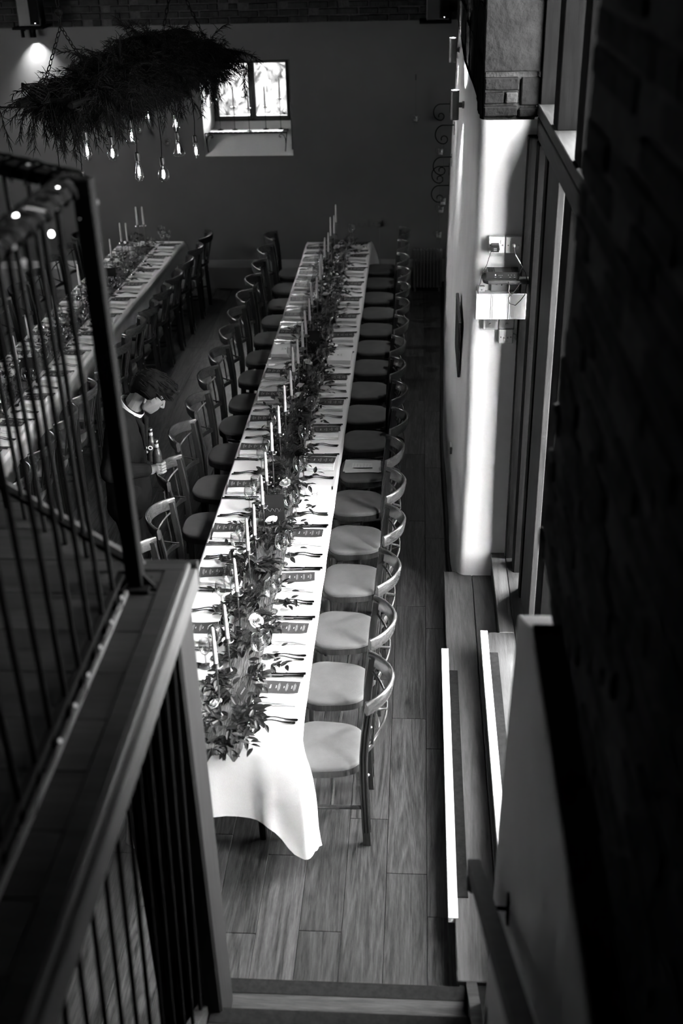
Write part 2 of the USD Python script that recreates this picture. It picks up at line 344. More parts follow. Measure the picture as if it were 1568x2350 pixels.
def rough(x0, x1, y0, y1, z0, z1, amp=.008, seed=0):
    m = box(x0, x1, y0, y1, z0, z1, .006); m = m.subdivide_to_size(max(.05, max(x1-x0, y1-y0, z1-z0)/7))
    m.merge_vertices(); n = m.vertex_normals; m.vertices = m.vertices + n*(meshkit.fbm(m.vertices*14+seed*3.1, 3, seed)[:, None]-.5)*2*amp
    return m
obj('mortar_face', rough(.352, .64, 6.435, 6.6, 3.12, 4.9, .006, 3), 'mortar', wr)
for i, (x0, x1, z0, z1, mt) in enumerate([(.353, .538, 3.297, 3.36, 'brick'), (.354, .458, 3.226, 3.284, 'brick'), (.469, .533, 3.228, 3.284, 'brick_dark'), (.353, .535, 3.160, 3.212, 'brick'),
        (.552, .655, 3.215, 3.36, 'stone'), (.545, .655, 3.155, 3.20, 'brick'), (.345, .655, 3.39, 3.76, 'stone'), (.345, .50, 3.775, 3.84, 'brick'), (.515, .655, 3.775, 3.84, 'brick'), (.345, .655, 3.86, 4.3, 'stone'), (.345, .655, 4.32, 4.72, 'stone'), (.345, .655, 4.74, 4.98, 'stone')]):
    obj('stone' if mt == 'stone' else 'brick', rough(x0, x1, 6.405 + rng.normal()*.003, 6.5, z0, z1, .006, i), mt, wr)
for r, (z0, z1) in enumerate(((3.13, 3.42), (3.44, 3.7), (3.72, 4.05), (4.07, 4.5), (4.52, 4.98))):
    y = 6.47
    while y < 13.6:
        L = .35 + rng.random()*.5; e = min(y+L, 13.62); jx = rng.normal()*.012
        xb = .338 + .01*(y-6.4) + jx
        obj('stone', rough(xb, .55, y, e-.02, z0 + rng.normal()*.008, z1, .012, int(y*10)+r), 'stone', wr); y = e
# glazed oak frame in the right wall (window_2)
w2 = struct('window_2')
def member(n, *a, m='frame_oak'): return obj(n, box(*a, .004), m, w2)
member('jamb', .60, .82, 6.34, 6.44, .36, 3.06, m='dark_timber'); member('jamb', .655, .82, 6.37, 6.46, 3.20, 4.7)
member('door_stile', .64, .74, 6.16, 6.30, .36, 3.05); member('door_stile', .655, .74, 5.86, 5.97, .36, 3.05)
member('door_leaf', .664, .70, 5.42, 5.86, .37, 3.05, m='dark_timber'); member('door_stile', .655, .72, 5.02, 5.09, .36, 3.05); member('post', .655, .82, 4.86, 5.02, .36, 3.05)
member('post', .655, .82, 3.0, 3.12, .36, 4.7); obj('pier', box(.67, 1.05, 3.52, 4.22, 0, 5.0), 'mortar', w2)  # unseen block added to the glazing, cutting light on the near table end
member('sill_rail', .645, .83, 2.9, 6.44, 3.165, 3.225, m='frame_oak_flat'); member('lower_rail', .65, .83, 2.9, 6.44, 3.045, 3.15, m='frame_oak_flat'); obj('rail_groove', box(.675, .82, 2.9, 6.44, 3.148, 3.167), 'dark_timber', w2)
for y0, y1 in ((5.58, 5.76), (4.72, 4.90), (4.20, 4.30)): member('mullion', .66, .80, y0, y1, 3.225, 4.62)
member('head_rail', .655, .82, 2.9, 6.44, 4.62, 4.74, m='frame_oak_flat'); member('threshold', .60, .83, 2.9, 6.36, .30, .365, m='frame_oak_flat')
for y0, y1 in ((5.76, 6.37), (4.90, 5.58), (4.30, 4.72), (3.12, 3.52)): obj('pane', box(.765, .771, y0, y1, 3.225, 4.62), 'window_glass', w2)
for x, y0, y1 in ((.765, 3.12, 3.52), (.765, 4.22, 4.86), (.765, 5.02, 5.42), (.765, 5.97, 6.16)): obj('pane', box(x, x+.006, y0, y1, .365 if x > .7 else .6, 3.045 if x > .7 else 2.93), 'window_glass', w2)
obj('lintel', box(.66, 1.05, 2.75, 6.5, 4.74, 5.0), 'dark_timber', w2); obj('cill_wall', box(.84, 1.05, 2.75, 6.5, -.1, .32), 'mortar', w2)

# near right: dark brick wall beside the stair, plastered below
wb = struct('wall_stair')
bl = np.array([(4.95, 2.46), (4.0, 2.58), (3.6, 2.65), (3.1, 2.72), (2.5, 2.90)])[::-1]
yend = lambda z: float(np.interp(z, bl[:, 0], bl[:, 1]))
zz = np.linspace(2.5, 5.0, 12)
def slab(x0, x1, f, zs, y0=-2.6):
    P = [(x, y, z) for z in zs for x in (x0, x1) for y in (y0, f(z))]
    ms = []
    for a in range(len(zs)-1): ms.append(hullpts(P[a*4:a*4+8]))
    return ms
obj('wall_core', slab(.377, 1.05, lambda z: yend(z)-.004, zz), 'dark_mortar', wb)
r = 0; z = 2.505
while z < 4.98:
    ye = yend(z) + rng.normal()*.003; y = ye - (.215 if r % 2 else .105)
    first = True
    while ye > .75:
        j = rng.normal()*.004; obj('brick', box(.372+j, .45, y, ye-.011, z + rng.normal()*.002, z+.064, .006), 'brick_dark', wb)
        ye = y; y -= .226
    z += .0755; r += 1
lw = np.array([(0, 3.0), (1.5, 2.85), (2.38, 2.68), (2.62, 2.40)])
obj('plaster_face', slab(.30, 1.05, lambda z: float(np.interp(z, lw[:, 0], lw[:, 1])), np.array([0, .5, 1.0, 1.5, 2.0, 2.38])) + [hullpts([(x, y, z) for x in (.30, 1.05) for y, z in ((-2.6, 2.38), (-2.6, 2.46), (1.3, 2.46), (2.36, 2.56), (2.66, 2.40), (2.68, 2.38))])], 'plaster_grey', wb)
obj('dado_cap', [hullpts([(x, y, z) for x in (.304, .46) for y, z in ((-2.6, 2.455), (-2.6, 2.475), (1.3, 2.455), (1.3, 2.475), (2.36, 2.555), (2.36, 2.575))])], 'black_iron', wb)

# two broad steps up to the glazed door, with white-edged nosings
st = struct('steps')
obj('step_body', [box(.206, .66, 2.6, 6.5, 0, .155), box(.43, .66, 2.6, 5.49, .15, .335), box(.515, .66, 5.49, 6.45, .15, .335)], 'dark_timber', st)
for a, b, y0, y1 in ((.196, .385, 3.17, 6.46), (.388, .56, 3.17, 6.46)): obj('plank', box(a, b, y0, y1, .155, .18, .004), 'step_oak', st)
obj('plank', box(.507, .60, 5.49, 6.44, .335, .36, .004), 'step_oak', st); obj('plank', box(.424, .60, 3.0, 5.49, .335, .36, .004), 'step_oak', st)
for x, y0, y1, z in ((.196, 3.50, 5.56, .18), (.424, 3.2, 5.50, .36)):
    obj('nosing', [box(x-.030, x+.006, y0, y1, z-.028, z+.006, .002), box(x+.004, x+.014, y0, y1, z+.001, z+.005)], 'white_paint', st)
    obj('grip_strip', box(x+.012, x+.064, y0+.12, y1-.22, z, z+.005, .001), 'rubber', st)

# stair that the view comes down: lowest treads, stringers
sr = struct('stairs')
for i in range(6):
    z = .18*(i+1); ny = 3.145 - .27*i - .01*i
    t = obj('tread', box(-.80, .235, ny-.33, ny, z-.035, z, .006), 'stair_wood', sr)
    obj('nosing', box(-.795, .23, ny-.075, ny-.004, z, z+.003, .001), 'rubber', t)
    obj('riser', box(-.80, .235, ny-.045, ny-.025, z-.18, z-.035), 'dark_timber', sr)
for x0, x1 in ((-.845, -.80), (.235, .28)):
    obj('stringer', prism(Polygon([(3.24, 0), (3.24, .13), (1.2, 1.50), (1.2, 1.1), (2.9, 0)]), 0, x1-x0).apply_transform(np.array([[0, 0, 1, x0], [1, 0, 0, 0], [0, 1, 0, 0], [0, 0, 0, 1.0]])), 'stair_wood', sr)

# mezzanine with its boarded edge, and the iron balustrade on it
mz = struct('mezzanine'); MZ = 2.35
edge_line = LineString([(-.74, -2.6), (-.74, 2.99), (-.86, 2.99), (-3.6, 5.36), (-3.6, -2.6)])
deck = Polygon([(-.745, -2.5), (-.745, 2.985), (-.875, 2.985), (-3.6, 5.34), (-3.6, -2.5)])
obj('joists', prism(deck.buffer(-.12), 2.12, 2.32), 'dark_timber', mz)
ybs = [3.02 - .199*k for k in range(-14, 18)]
for yb in ybs:
    b = deck.intersection(Polygon([(-4, yb-.199+.0025), (0, yb-.199+.0025), (0, yb-.0025), (-4, yb-.0025)]))
    if not b.is_empty and b.area > .002: obj('floorboard', prism(b, 2.32, 2.346), 'deck_wood', mz)
obj('edge_trim', box(-.80, -.738, -2.5, 3.0, 2.335, 2.352, .004), 'deck_wood', mz)
obj('edge_trim', box(-.90, -.735, 2.955, 3.005, 2.335, 2.353, .004), 'deck_wood', mz)
obj('edge_bead', box(-.738, -.722, -2.5, 3.005, 2.336, 2.354, .005), 'fascia_wood', mz)
obj('fascia', box(-.738, -.702, -2.5, 3.012, 2.256, 2.334, .004), 'fascia_wood', mz)
obj('fascia', box(-.90, -.70, 2.995, 3.02, 2.262, 2.354, .004), 'dark_timber', mz)
obj('edge_strip', box(-.898, -.882, -2.5, 2.96, 2.346, 2.362, .003), 'fascia_wood', mz)
dv = np.array([-.755, .655]) / np.linalg.norm([-.755, .655]); dn = np.array([-dv[1], dv[0]])*-1
def diag_box(a, b, o0, o1, z0, z1):
    p0 = np.array([-.875, 2.985]); return hullpts([(*(p0 + dv*s + dn*o), z) for s in (a, b) for o in (o0, o1) for z in (z0, z1)])
obj('fascia', diag_box(0, 3.6, -.02, .012, 2.25, 2.36), 'fascia_wood', mz)
post = obj('newel', [box(-.815, -.745, 2.835, 3.045, .0, 2.26, .010)], 'post_wood', mz)
obj('support_panel', box(-1.045, -.82, 2.99, 3.03, 0, 2.25, .004), 'panel_wood', mz)
for x in (-1.045, -.99, -.935, -.88): obj('cover_strip', box(x, x+.012, 2.98, 2.992, 0, 2.25, .002), 'black_iron', mz)
bal = thing('balustrade', 'black iron balustrade along the dark boarded mezzanine edge', 'railing')
RX, RZ = -.905, 3.57
obj('corner_post', [box(-.892, -.842, 2.835, 2.885, MZ-.004, RZ+.03, .004), box(-.915, -.82, 2.815, 2.905, MZ-.003, MZ+.012, .002)], 'black_iron', bal)
obj('foot_bracket', [box(-.842, -.80, 2.84, 2.88, MZ-.003, MZ+.006), hullpts([(-.842, 2.85, MZ), (-.842, 2.87, MZ), (-.80, 2.85, MZ), (-.80, 2.87, MZ), (-.842, 2.85, MZ+.05), (-.842, 2.87, MZ+.05)])], 'black_iron', bal)
obj('top_rail', box(RX-.022, RX+.022, .2, 2.86, RZ-.01, RZ+.025, .005), 'black_iron', bal)
obj('bottom_rail', box(RX-.012, RX+.012, .2, 2.85, MZ+.05, MZ+.065, .003), 'black_iron', bal)
q0 = np.array([-.88, 2.87])
def on_diag(s, o=0): return q0 + dv*s + dn*o
def dbar(s0, s1, w, z0, z1): return hullpts([(*on_diag(s, o), z) for s in (s0, s1) for o in (-w, w) for z in (z0, z1)])
obj('top_rail', dbar(0, 2.6, .022, RZ-.01, RZ+.025), 'black_iron', bal); obj('bottom_rail', dbar(0, 2.6, .012, MZ+.075, MZ+.09), 'black_iron', bal)
for k in range(20):
    y = 2.742 - .127*k; obj('baluster', tube([(RX, y, MZ-.003), (RX, y, RZ)], .0085, 8), 'black_iron', bal)
for k in range(20):
    p = on_diag(.127*(k+1)); obj('baluster', tube([(*p, MZ-.003), (*p, RZ)], .0085, 8), 'black_iron', bal)
sg = thing('stair_guard', 'tall thin black rods between mezzanine edge and stair stringer', 'railing')
for k in range(13):
    y = 2.80 - .122*k; zb = .12 + (3.24-y)*.672 - .03
    obj('rod', tube([(-.822, y, max(zb, 0.02)), (-.760, y, 2.265)], .0075, 8), 'black_iron', sg)
hr = thing('handrail', 'dark wooden handrail bracketed to the grey stair wall', 'handrail')
hp = np.array([(.215, 2.78, 1.27), (.215, 1.25, 2.28 + .13)])
obj('rail', ribbon([hp[0], (hp[0]+hp[1])/2, hp[1]], .048, .045, (0, .5, .8)), 'handrail_wood', hr)
obj('rail_end', box(.192, .238, 2.73, 2.80, 1.18, 1.275, .012), 'handrail_wood', hr)
bp = hp[0] + (hp[1]-hp[0])*.24
obj('bracket', [tube([(.215, bp[1], bp[2]-.02), (.235, bp[1], bp[2]-.06), (.30, bp[1], bp[2]-.065)], .008), box(.292, .302, bp[1]-.02, bp[1]+.02, bp[2]-.12, bp[2]-.01, .003)], 'black_iron', hr)

# outdoors: paving by the glazing, a bank beyond the far window
yard = struct('ground_outside'); obj('paving', box(1.06, 12, -6, 16, -.3, -.1), 'paving', yard); obj('paving_strip', box(-14, -6.81, -6, 18, -.3, -.1), 'paving', yard)
xs = np.linspace(-9, 5, 90); ts = np.linspace(0, 1, 60); X, T = np.meshgrid(xs, ts, indexing='ij')
P = np.stack([X, 15.0+T*9, -.2+T*7.2], -1); n = meshkit.fbm(P*2.3, 4, 9)-.5; P[..., 2] += n*.5; P[..., 1] -= n*.3
hill = obj('hillside', grid(P), 'hill_grass', smooth=True); tag(hill, 'pale sunlit grassy bank seen through the far window', 'hill', kind='structure')
tuft = []
for k in range(1500):
    t = rng.random(); x = -4.2 + rng.random()*4.6; t *= .55; b = np.array([x, 15.0+t*9, -.2+t*7.2 + .02]); s = .05 + .12*rng.random()
    for q in range(3):
        d = np.array([rng.normal()*.7, -.3+rng.normal()*.5, .9]); d /= np.linalg.norm(d); u = np.cross(d, rng.normal(size=3)); u /= np.linalg.norm(u)
        tuft.append([b-u*s*.18, b+u*s*.18, b+d*s*1.4])
tv = np.array(tuft).reshape(-1, 3); tag(obj('bank_plants', trimesh.Trimesh(tv, np.arange(len(tv)).reshape(-1, 3), process=False), 'hill_grass'), 'leafy tufts of plants covering the bank outside the window', 'plants', kind='stuff')
bench = thing('garden_bench', 'metal tube hoops of garden furniture outside the far window', 'bench')
for dx, y in ((0, 14.5), (.22, 14.38)):
    x0 = -2.36 + dx; obj('hoop', tube([(x0, y, 1.5), (x0+.005, y, 1.80), (x0+.03, y, 1.87), (x0+.09, y, 1.90), (x0+.5, y, 1.90), (x0+.56, y, 1.87), (x0+.585, y, 1.80), (x0+.59, y, 1.5)], .017, 8), 'white_plastic', bench, smooth=True)
    obj('foot', box(x0-.02, x0+.61, y-.02, y+.02, -.12, 1.5) if False else [box(x0-.01, x0+.02, y-.015, y+.015, -.12, 1.5), box(x0+.575, x0+.605, y-.015, y+.015, -.12, 1.5)], 'white_plastic', bench)

# ---------------------------------------------------------------- the two long tables
TZ, TX0, TX1, TY0, TY1 = .715, -1.312, -.545, 4.005, 12.93
def cloth_mesh(x0, x1, y0, y1, z, drop, seed, tuck):
    """a cloth over a rectangular top: flat top, rounded edge, hanging sides that fold, corners that fall lower"""
    per = []; nrm = []; cr = []
    def side(a, b, n, nn):
        for t in np.linspace(0, 1, n, endpoint=False): per.append((a[0]+(b[0]-a[0])*t, a[1]+(b[1]-a[1])*t)); nrm.append(nn); L = math.dist(a, b); d = min(t*L, L-t*L); cr.append(math.exp(-(d/.16)**2))
    def corner(c, a0):
        for k in range(12): a = math.radians(a0+7.5*k+3.75); per.append(c); nrm.append((math.cos(a), math.sin(a))); cr.append(1.0)
    n_long, n_short = int((y1-y0)/.045), int((x1-x0)/.03)
    side((x1, y0), (x1, y1), n_long, (1, 0)); corner((x1, y1), 0); side((x1, y1), (x0, y1), n_short, (0, 1)); corner((x0, y1), 90)
    side((x0, y1), (x0, y0), n_long, (-1, 0)); corner((x0, y0), 180); side((x0, y0), (x1, y0), n_short, (0, -1)); corner((x1, y0), 270)
    per, nrm, cr = np.array(per), np.array(nrm), np.array(cr); N = len(per); s = np.arange(N)
    q = np.c_[per + nrm*.3, np.full(N, seed)]
    fold = meshkit.fbm(q*[5, 5, 1], 3, seed)-.5; hem = meshkit.fbm(q*[2.2, 2.2, 1], 2, seed+7)-.5
    loops = []; m = 14
    for k in range(m+1):
        t = k/m
        if k == 0: o, zz = np.full(N, -.012), np.full(N, z)
        elif k == 1: o, zz = np.full(N, -.002), np.full(N, z-.003)
        else:
            u = (k-1)/(m-1); dr = drop*(1+.50*cr**2*u) + .06*hem
            o = .006 + u*(.03 + fold*.10) + cr*u*(.10 + .03*np.sin(u*5)) - (1-cr)*tuck*np.abs(nrm[:, 0])*np.clip(u*1.7-.12, 0, 1); zz = z - u*dr
        loops.append(np.c_[per + nrm*o[:, None], zz])
    V = np.array(loops); f = []
    for k in range(m):
        for i in range(N):
            j = (i+1) % N; a, b, c, d = k*N+i, k*N+j, (k+1)*N+j, (k+1)*N+i
            f += [(a, c, b), (a, d, c)]
    V = V.reshape(-1, 3)
    top = np.arange(N); cidx = len(V)
    xs = np.linspace(x0+.012, x1-.012, 9); ysg = np.linspace(y0+.012, y1-.012, 90)
    X, Y = np.meshgrid(xs, ysg, indexing='ij'); Z = z + .0025*(meshkit.fbm(np.stack([X*5, Y*3, X*0], -1), 2, seed)-.5)
    tg = grid(np.stack([X, Y, Z+.0006], -1))
    out = trimesh.Trimesh(V, f, process=False)
    if out.face_normals[len(out.faces)//2].dot([*nrm[len(f)//2 % N], 0]) < 0: pass
    return join([out, tg])
def table(x0, x1, y0, y1, label, label2, seed, rot=0, pivot=None):
    ty = (y1-y0)/5
    t = thing('banquet_table', label, 'table', pivot or (0, 0, 0), (0, 0, rot))
    ox, oy = (pivot[0], pivot[1]) if pivot else (0, 0)
    for k in range(5):
        a, b = y0+ty*k - oy, y0+ty*(k+1) - oy; X0, X1 = x0-ox, x1-ox
        obj('tabletop', box(X0+.01, X1-.01, a+.003, b-.003, TZ-.03, TZ-.004, .002), 'dark_timber', t)
        for xx in (X0+.22, X1-.22):
            for yy in (a+.13, b-.13): obj('leg', lathe([(0, 0), (.020, 0), (.024, .3), (.03, TZ-.03), (0, TZ-.03)], 8).apply_translation((xx, yy, 0)), 'dark_timber', t)
    c = thing('tablecloth', label2, 'tablecloth', pivot or (0, 0, 0), (0, 0, rot))
    obj('cloth', cloth_mesh(x0-ox, x1-ox, y0-oy, y1-oy, TZ, .40, seed, .19), 'linen', c, smooth=70)
    return t
table(TX0, TX1, TY0, TY1, 'long banquet table under white cloth in the middle of the hall', 'white cloth over the middle table, its near corner hanging almost to the floor', 3)
# the left-hand table stands slightly askew: local frame with its far right corner as pivot
T2P, T2R = (-2.80, 13.0, 0), -2.0
T2 = lambda x, y: (T2P[0] + (x*math.cos(math.radians(T2R)) - y*math.sin(math.radians(T2R))), T2P[1] + (x*math.sin(math.radians(T2R)) + y*math.cos(math.radians(T2R))))
table(T2P[0]-.765, T2P[0], T2P[1]-8.55, T2P[1], 'long banquet table under white cloth on the left, behind the iron balustrade', 'white cloth over the left-hand table behind the balustrade', 8, T2R, T2P)

# ---------------------------------------------------------------- chairs: sitter faces +x
def make_chair(back):
    def build(t):
        y0s, tops = .195, .172
        for s in (-1, 1):
            path = [(-.175, s*.205, 0), (-.180, s*.188, .25), (-.178, s*.178, .46), (-.155, s*.175, .68), (-.215 if False else -.150, s*.178, .86)]
            path = np.array([(-.200, s*.205, 0), (-.192, s*.190, .22), (-.186, s*.180, .44), (-.188, s*.178, .56), (-.200, s*.178, .72), (-.222, s*.180, .885)])
            tt = np.linspace(0, 1, 14); P = np.stack([np.interp(tt, np.linspace(0, 1, 6), path[:, k]) for k in range(3)], 1)
            leg = obj('rear_leg', ribbon(P, np.linspace(.030, .026, 14), .042, (0, 1, 0)), 'chair_wood', t, smooth=35)
            for dx in (-.008, .008):
                obj('groove', ribbon(P[1:13] + [dx, s*.0155, 0], .003, .005, (0, 1, 0)), 'black_iron', leg)
                obj('groove', ribbon(P[1:13] + [0, 0, 0] + np.array([-.0215, dx, 0]), .005, .002, (0, 1, 0)), 'black_iron', leg)
            obj('bolt', ball((-.208, s*.18, .44), .008, 1), 'dull_metal', leg)
            obj('front_leg', tube([(.165, s*.165, 0), (.158, s*.16, .2), (.15, s*.155, .425)], [.016, .019, .022], 10), 'chair_wood', t, smooth=40)
            obj('stretcher', tube([(-.19, s*.189, .235), (.157, s*.16, .20)], .011, 8), 'chair_wood', t, smooth=40)
        obj('stretcher', tube([(-.02, -.172, .216), (-.02, .172, .216)], .010, 8), 'chair_wood', t, smooth=40)
        # seat ring and pad
        a = np.linspace(0, 2*PI, 40, endpoint=False)
        def outline(g):
            cx = np.cos(a); sy = np.sin(a); e = .62
            x = .185*np.sign(cx)*np.abs(cx)**e; y = .182*np.sign(sy)*np.abs(sy)**e
            y = y*(1 + .10*x/.2) ; return np.c_[x*g, y*g]
        o = outline(1.0)
        obj('seat_frame', prism(Polygon(o), .415, .452), 'chair_wood', t, smooth=30)
        L = [outline(g) for g in (.985, .995, .98, .94, .82, .6, .3)]; hs = [.452, .462, .472, .478, .484, .488, .490]
        V = [np.c_[l, np.full(len(l), h)] for l, h in zip(L, hs)]; n = len(a); f = []
        for k in range(len(V)-1):
            for i in range(n): j = (i+1) % n; f += [(k*n+i, k*n+j, (k+1)*n+j), (k*n+i, (k+1)*n+j, (k+1)*n+i)]
        VV = np.vstack(V + [[[0, 0, .491]]]); f += [((len(V)-1)*n+i, (len(V)-1)*n+(i+1) % n, len(VV)-1) for i in range(n)]
        obj('seat_pad', trimesh.Trimesh(VV, f, process=False), 'seat_cloth', t, smooth=50)
        # bent top rail
        th = np.linspace(-1, 1, 25); R = np.c_[-.205 - .115*(1-th**2)**.9, th*.205, .868 + .012*(1-th**2)]
        up = np.c_[-.16*np.ones(25), np.zeros(25), np.ones(25)]
        obj('top_rail', ribbon(R, .080, .024, up, .0085), 'rail_wood', t, smooth=65)
        bow = lambda z, d, n=15: np.c_[-.195 - (z-.55)*.06 - d*(1-np.linspace(-1, 1, n)**2), np.linspace(-1, 1, n)*.17, np.full(n, z)]
        obj('lower_back_rail', ribbon(bow(.585, .055), .034, .018, (0, 0, 1)), 'chair_wood', t, smooth=35)
        if back == 'cross':
            for s in (-1, 1):
                q = np.linspace(-1, 1, 13); P = np.c_[-.20 - .085*(1-q**2) - .012*(q+1), s*q*.150, .60 + (q+1)*.5*.225]
                obj('cross_slat', ribbon(P, .013, .009, (0, .6*s, .9)), 'chair_wood', t, smooth=35)
                P2 = np.c_[-.20-.02*np.linspace(0, 1, 6) - .03, np.full(6, s*.135), np.linspace(.60, .84, 6)]
                obj('back_slat', ribbon(P2, .012, .012, (0, 1, 0)), 'chair_wood', t, smooth=35)
        else:
            for k in (-1.5, -.5, .5, 1.5):
                y = k*.075; d0 = .05*(1-(y/.17)**2); d1 = .10*(1-(y/.2)**2)
                P2 = np.c_[np.linspace(-.198-d0, -.212-d1, 8), np.full(8, y), np.linspace(.59, .845, 8)]
                obj('back_slat', ribbon(P2, .026, .010, (0, 1, 0)), 'chair_wood', t, smooth=35)
    return build
chair_x = Kind('dining_chair', make_chair('cross'), 'chair'); chair_s = Kind('slat_back_chair', make_chair('slat'), 'chair')
for i in range(17):
    jit = rng.normal(size=3)*[.012, .012, 1.5]
    chair_x(f'pale-seated cross-back chair, {ORD[i]} from the camera right of the middle table', (-.415+jit[0], 4.315+.52*i+jit[1], 0), 180+jit[2], 'chairs along the right of the middle table')
Ly = [4.32, 4.86, 5.40, 5.93, 6.57, 7.15, 7.70, 8.22, 8.72, 9.28, 9.80, 10.30, 10.83, 11.37, 11.93, 12.5]
for i, y in enumerate(Ly):
    if y < 4.6: continue
    jit = rng.normal(size=3)*[.008, .008, 2]
    if y < 5.5:
        chair_s(f'slat-back wooden chair, {ORD[i-1]} from the camera left of the middle table', (-1.365, y+.02, 0), -4, 'chairs along the left of the middle table'); continue
    chair_x(f'cross-back wooden chair, {ORD[i-1]} from the camera left of the middle table', ((-1.36 if i == 3 else -1.43)+jit[0], y+jit[1]+.0, 0), -3+jit[2], 'chairs along the left of the middle table')
for i in range(15):
    x, y = T2(.115, -.42-.51*i); jit = rng.normal(size=2)*[.008, 2]
    chair_s(f'slat-back wooden chair, {ORD[i]} from the far wall right of the left-hand table', (x, y+jit[0], 0), 180+T2R+jit[1], 'chairs along the right of the left-hand table')
for i in range(12):
    x, y = T2(-.89, -.42-.51*i)
    chair_x(f'dark cross-back chair, {ORD[i]} from the far wall left of the left-hand table', (x, y, 0), T2R+rng.normal()*2, 'chairs along the left of the left-hand table')

# ---------------------------------------------------------------- place settings (local: diner sits at +x)
def flat(outline, th, zf): 
    m = trimesh.creation.extrude_polygon(outline, th, engine='earcut'); m = m.subdivide_to_size(.018)
    v = m.vertices.copy(); v[:, 2] += zf(v[:, 0]); m.vertices = v; return m
def mirror_poly(p): p = np.array(p); return Polygon(np.vstack([p, (p*[1, -1])[::-1]]))
def b_fork(t):
    z = lambda x: .003 + .014*np.exp(-((x+.015)/.05)**2) + .010*np.clip((-.075-x)/.04, 0, 1)
    h = mirror_poly([(.105, .004), (.100, .0105), (.085, .0095), (.05, .0055), (.0, .0038), (-.03, .0042), (-.042, .0095), (-.055, .0125), (-.065, .0125)])
    obj('handle', flat(h, .0025, z), 'steel', t, smooth=40)
    for y in (-.0098, -.0033, .0033, .0098): obj('tine', flat(Polygon([(-.064, y-.0022), (-.064, y+.0022), (-.110, y+.0012), (-.112, y), (-.110, y-.0012)]), .002, z), 'steel', t, smooth=40)
def b_knife(t):
    z = lambda x: 0*x + .002
    obj('handle', flat(mirror_poly([(.115, .006), (.112, .0115), (.095, .0095), (.06, .0065), (.02, .0060), (.012, .0075), (.008, .0075)]), .006, z), 'steel', t, smooth=40)
    obj('blade', flat(Polygon([(.009, -.006), (-.08, -.0085), (-.112, -.007), (-.122, .002), (-.118, .007), (-.05, .0085), (.009, .006)]), .0022, lambda x: 0*x+.0035), 'steel', t, smooth=40)
def b_spoon(t):
    z = lambda x: .003 + .012*np.exp(-((x+.01)/.045)**2)
    obj('handle', flat(mirror_poly([(.10, .005), (.095, .0105), (.08, .009), (.04, .005), (-.04, .0036), (-.05, .004)]), .0025, z), 'steel', t, smooth=40)
    r = np.linspace(0, 1, 7); pr = [(max(k, 1e-6), .010*k*k) for k in r]
    b = lathe([(k*.022, .002+.010*k*k) for k in r], 18); b.vertices = b.vertices*[1.45, 1, 1]+[-.078, 0, 0]; b2 = b.copy(); b2.vertices = b2.vertices - [0, 0, .0015]; b2.invert()
    obj('bowl', join([b, b2]), 'steel', t, smooth=True)
def b_napkin(t):
    for k, (w, d, z) in enumerate(((.098, .072, 0), (.096, .070, .0085), (.097, .071, .017))):
        xs = np.linspace(-w, w, 12); P = []
        m = box(-w, w, -d, d, z, z+.0078, .003); m = m.subdivide_to_size(.05); m.merge_vertices()
        v = m.vertices.copy(); v[:, 2] += .002*np.sin(v[:, 0]*31+k)*np.sign(z+.001); v[:, 1] += .003*np.sin(v[:, 0]*40+k*2); m.vertices = v
        obj('fold', m, 'napkin', t, smooth=40)
CZ = lambda y: .0275 + 0*y
def b_menu(t):
    X, Y = np.meshgrid(np.linspace(-.098, .098, 10), np.linspace(-.048, .052, 12), indexing='ij'); bend = -.0075*(X/.098)**2*np.clip(.45-Y*10, 0, 1)
    obj('card', sheet(np.stack([X, Y, CZ(Y)-bend+.0022], -1), .0012), 'menu_card', t, smooth=30)
    def line(txt, h, x, bold=False):
        m = meshkit.text_mesh(txt, h, .0004, bold); m.apply_translation((-m.bounds[:, 0].mean(), 0, 0)); m = rotm(m, (0, 0, 1), 90); m.apply_translation((x, .002, 0))
        v = m.vertices.copy(); v[:, 2] += CZ(v[:, 1]) + .0036 + .0075*(v[:, 0]/.098)**2*np.clip(.45-v[:, 1]*10, 0, 1); m.vertices = v; return m
    def bar(x, a, b): 
        m = box(x-.0010, x+.0010, a, b, 0, .0004); m = m.subdivide_to_size(.012); v = m.vertices.copy(); v[:, 2] += CZ(v[:, 1]) + .0036 + .0075*(v[:, 0]/.098)**2*np.clip(.45-v[:, 1]*10, 0, 1); m.vertices = v; return m
    obj('lettering', [line('Menu', .009, -.046), line('Starter', .005, -.018), line('Main', .005, .022), line('Dessert', .005, .062)], 'print_white', t)
    obj('print_lines', [bar(x0+.0042*k, -a*.9, a) for x0 in (-.010, .030, .070) for k, a in enumerate((.026, .034, .022))], 'print_grey', t)
    sprig = []
    for k in range(11):
        y = -.036+.0072*k; s = (-1)**k
        for q in (-1, 1): sprig.append(tube([(-.084, y, 0), (-.084+.007*q, y+.005, 0), (-.084+.012*q, y+.003+.004*s, 0)], .0006, 4))
    sprig.append(tube([(-.084, -.04, 0), (-.086, 0, 0), (-.083, .04, 0)], .0005, 4)); m = join(sprig); v = m.vertices.copy(); v[:, 2] = v[:, 2]*.3 + CZ(v[:, 1]) + .0036 + .0075*(v[:, 0]/.098)**2*np.clip(.45-v[:, 1]*10, 0, 1); m.vertices = v
    obj('leaf_print', m, 'print_grey', t)
def glass_builder(prof, n=24):
    def b(t):
        obj('bowl', lathe(prof['bowl'], n), 'table_glass', t, smooth=True); obj('stem', lathe(prof['stem'], 12), 'table_glass', t, smooth=True); obj('foot', lathe(prof['foot'], n), 'table_glass', t, smooth=True)
        obj('rim', mv(trimesh.creation.torus(prof['bowl'][-1][0], .0011, major_sections=n, minor_sections=6), (0, 0, prof['bowl'][-1][1])), 'table_glass', t, smooth=True)
    return b
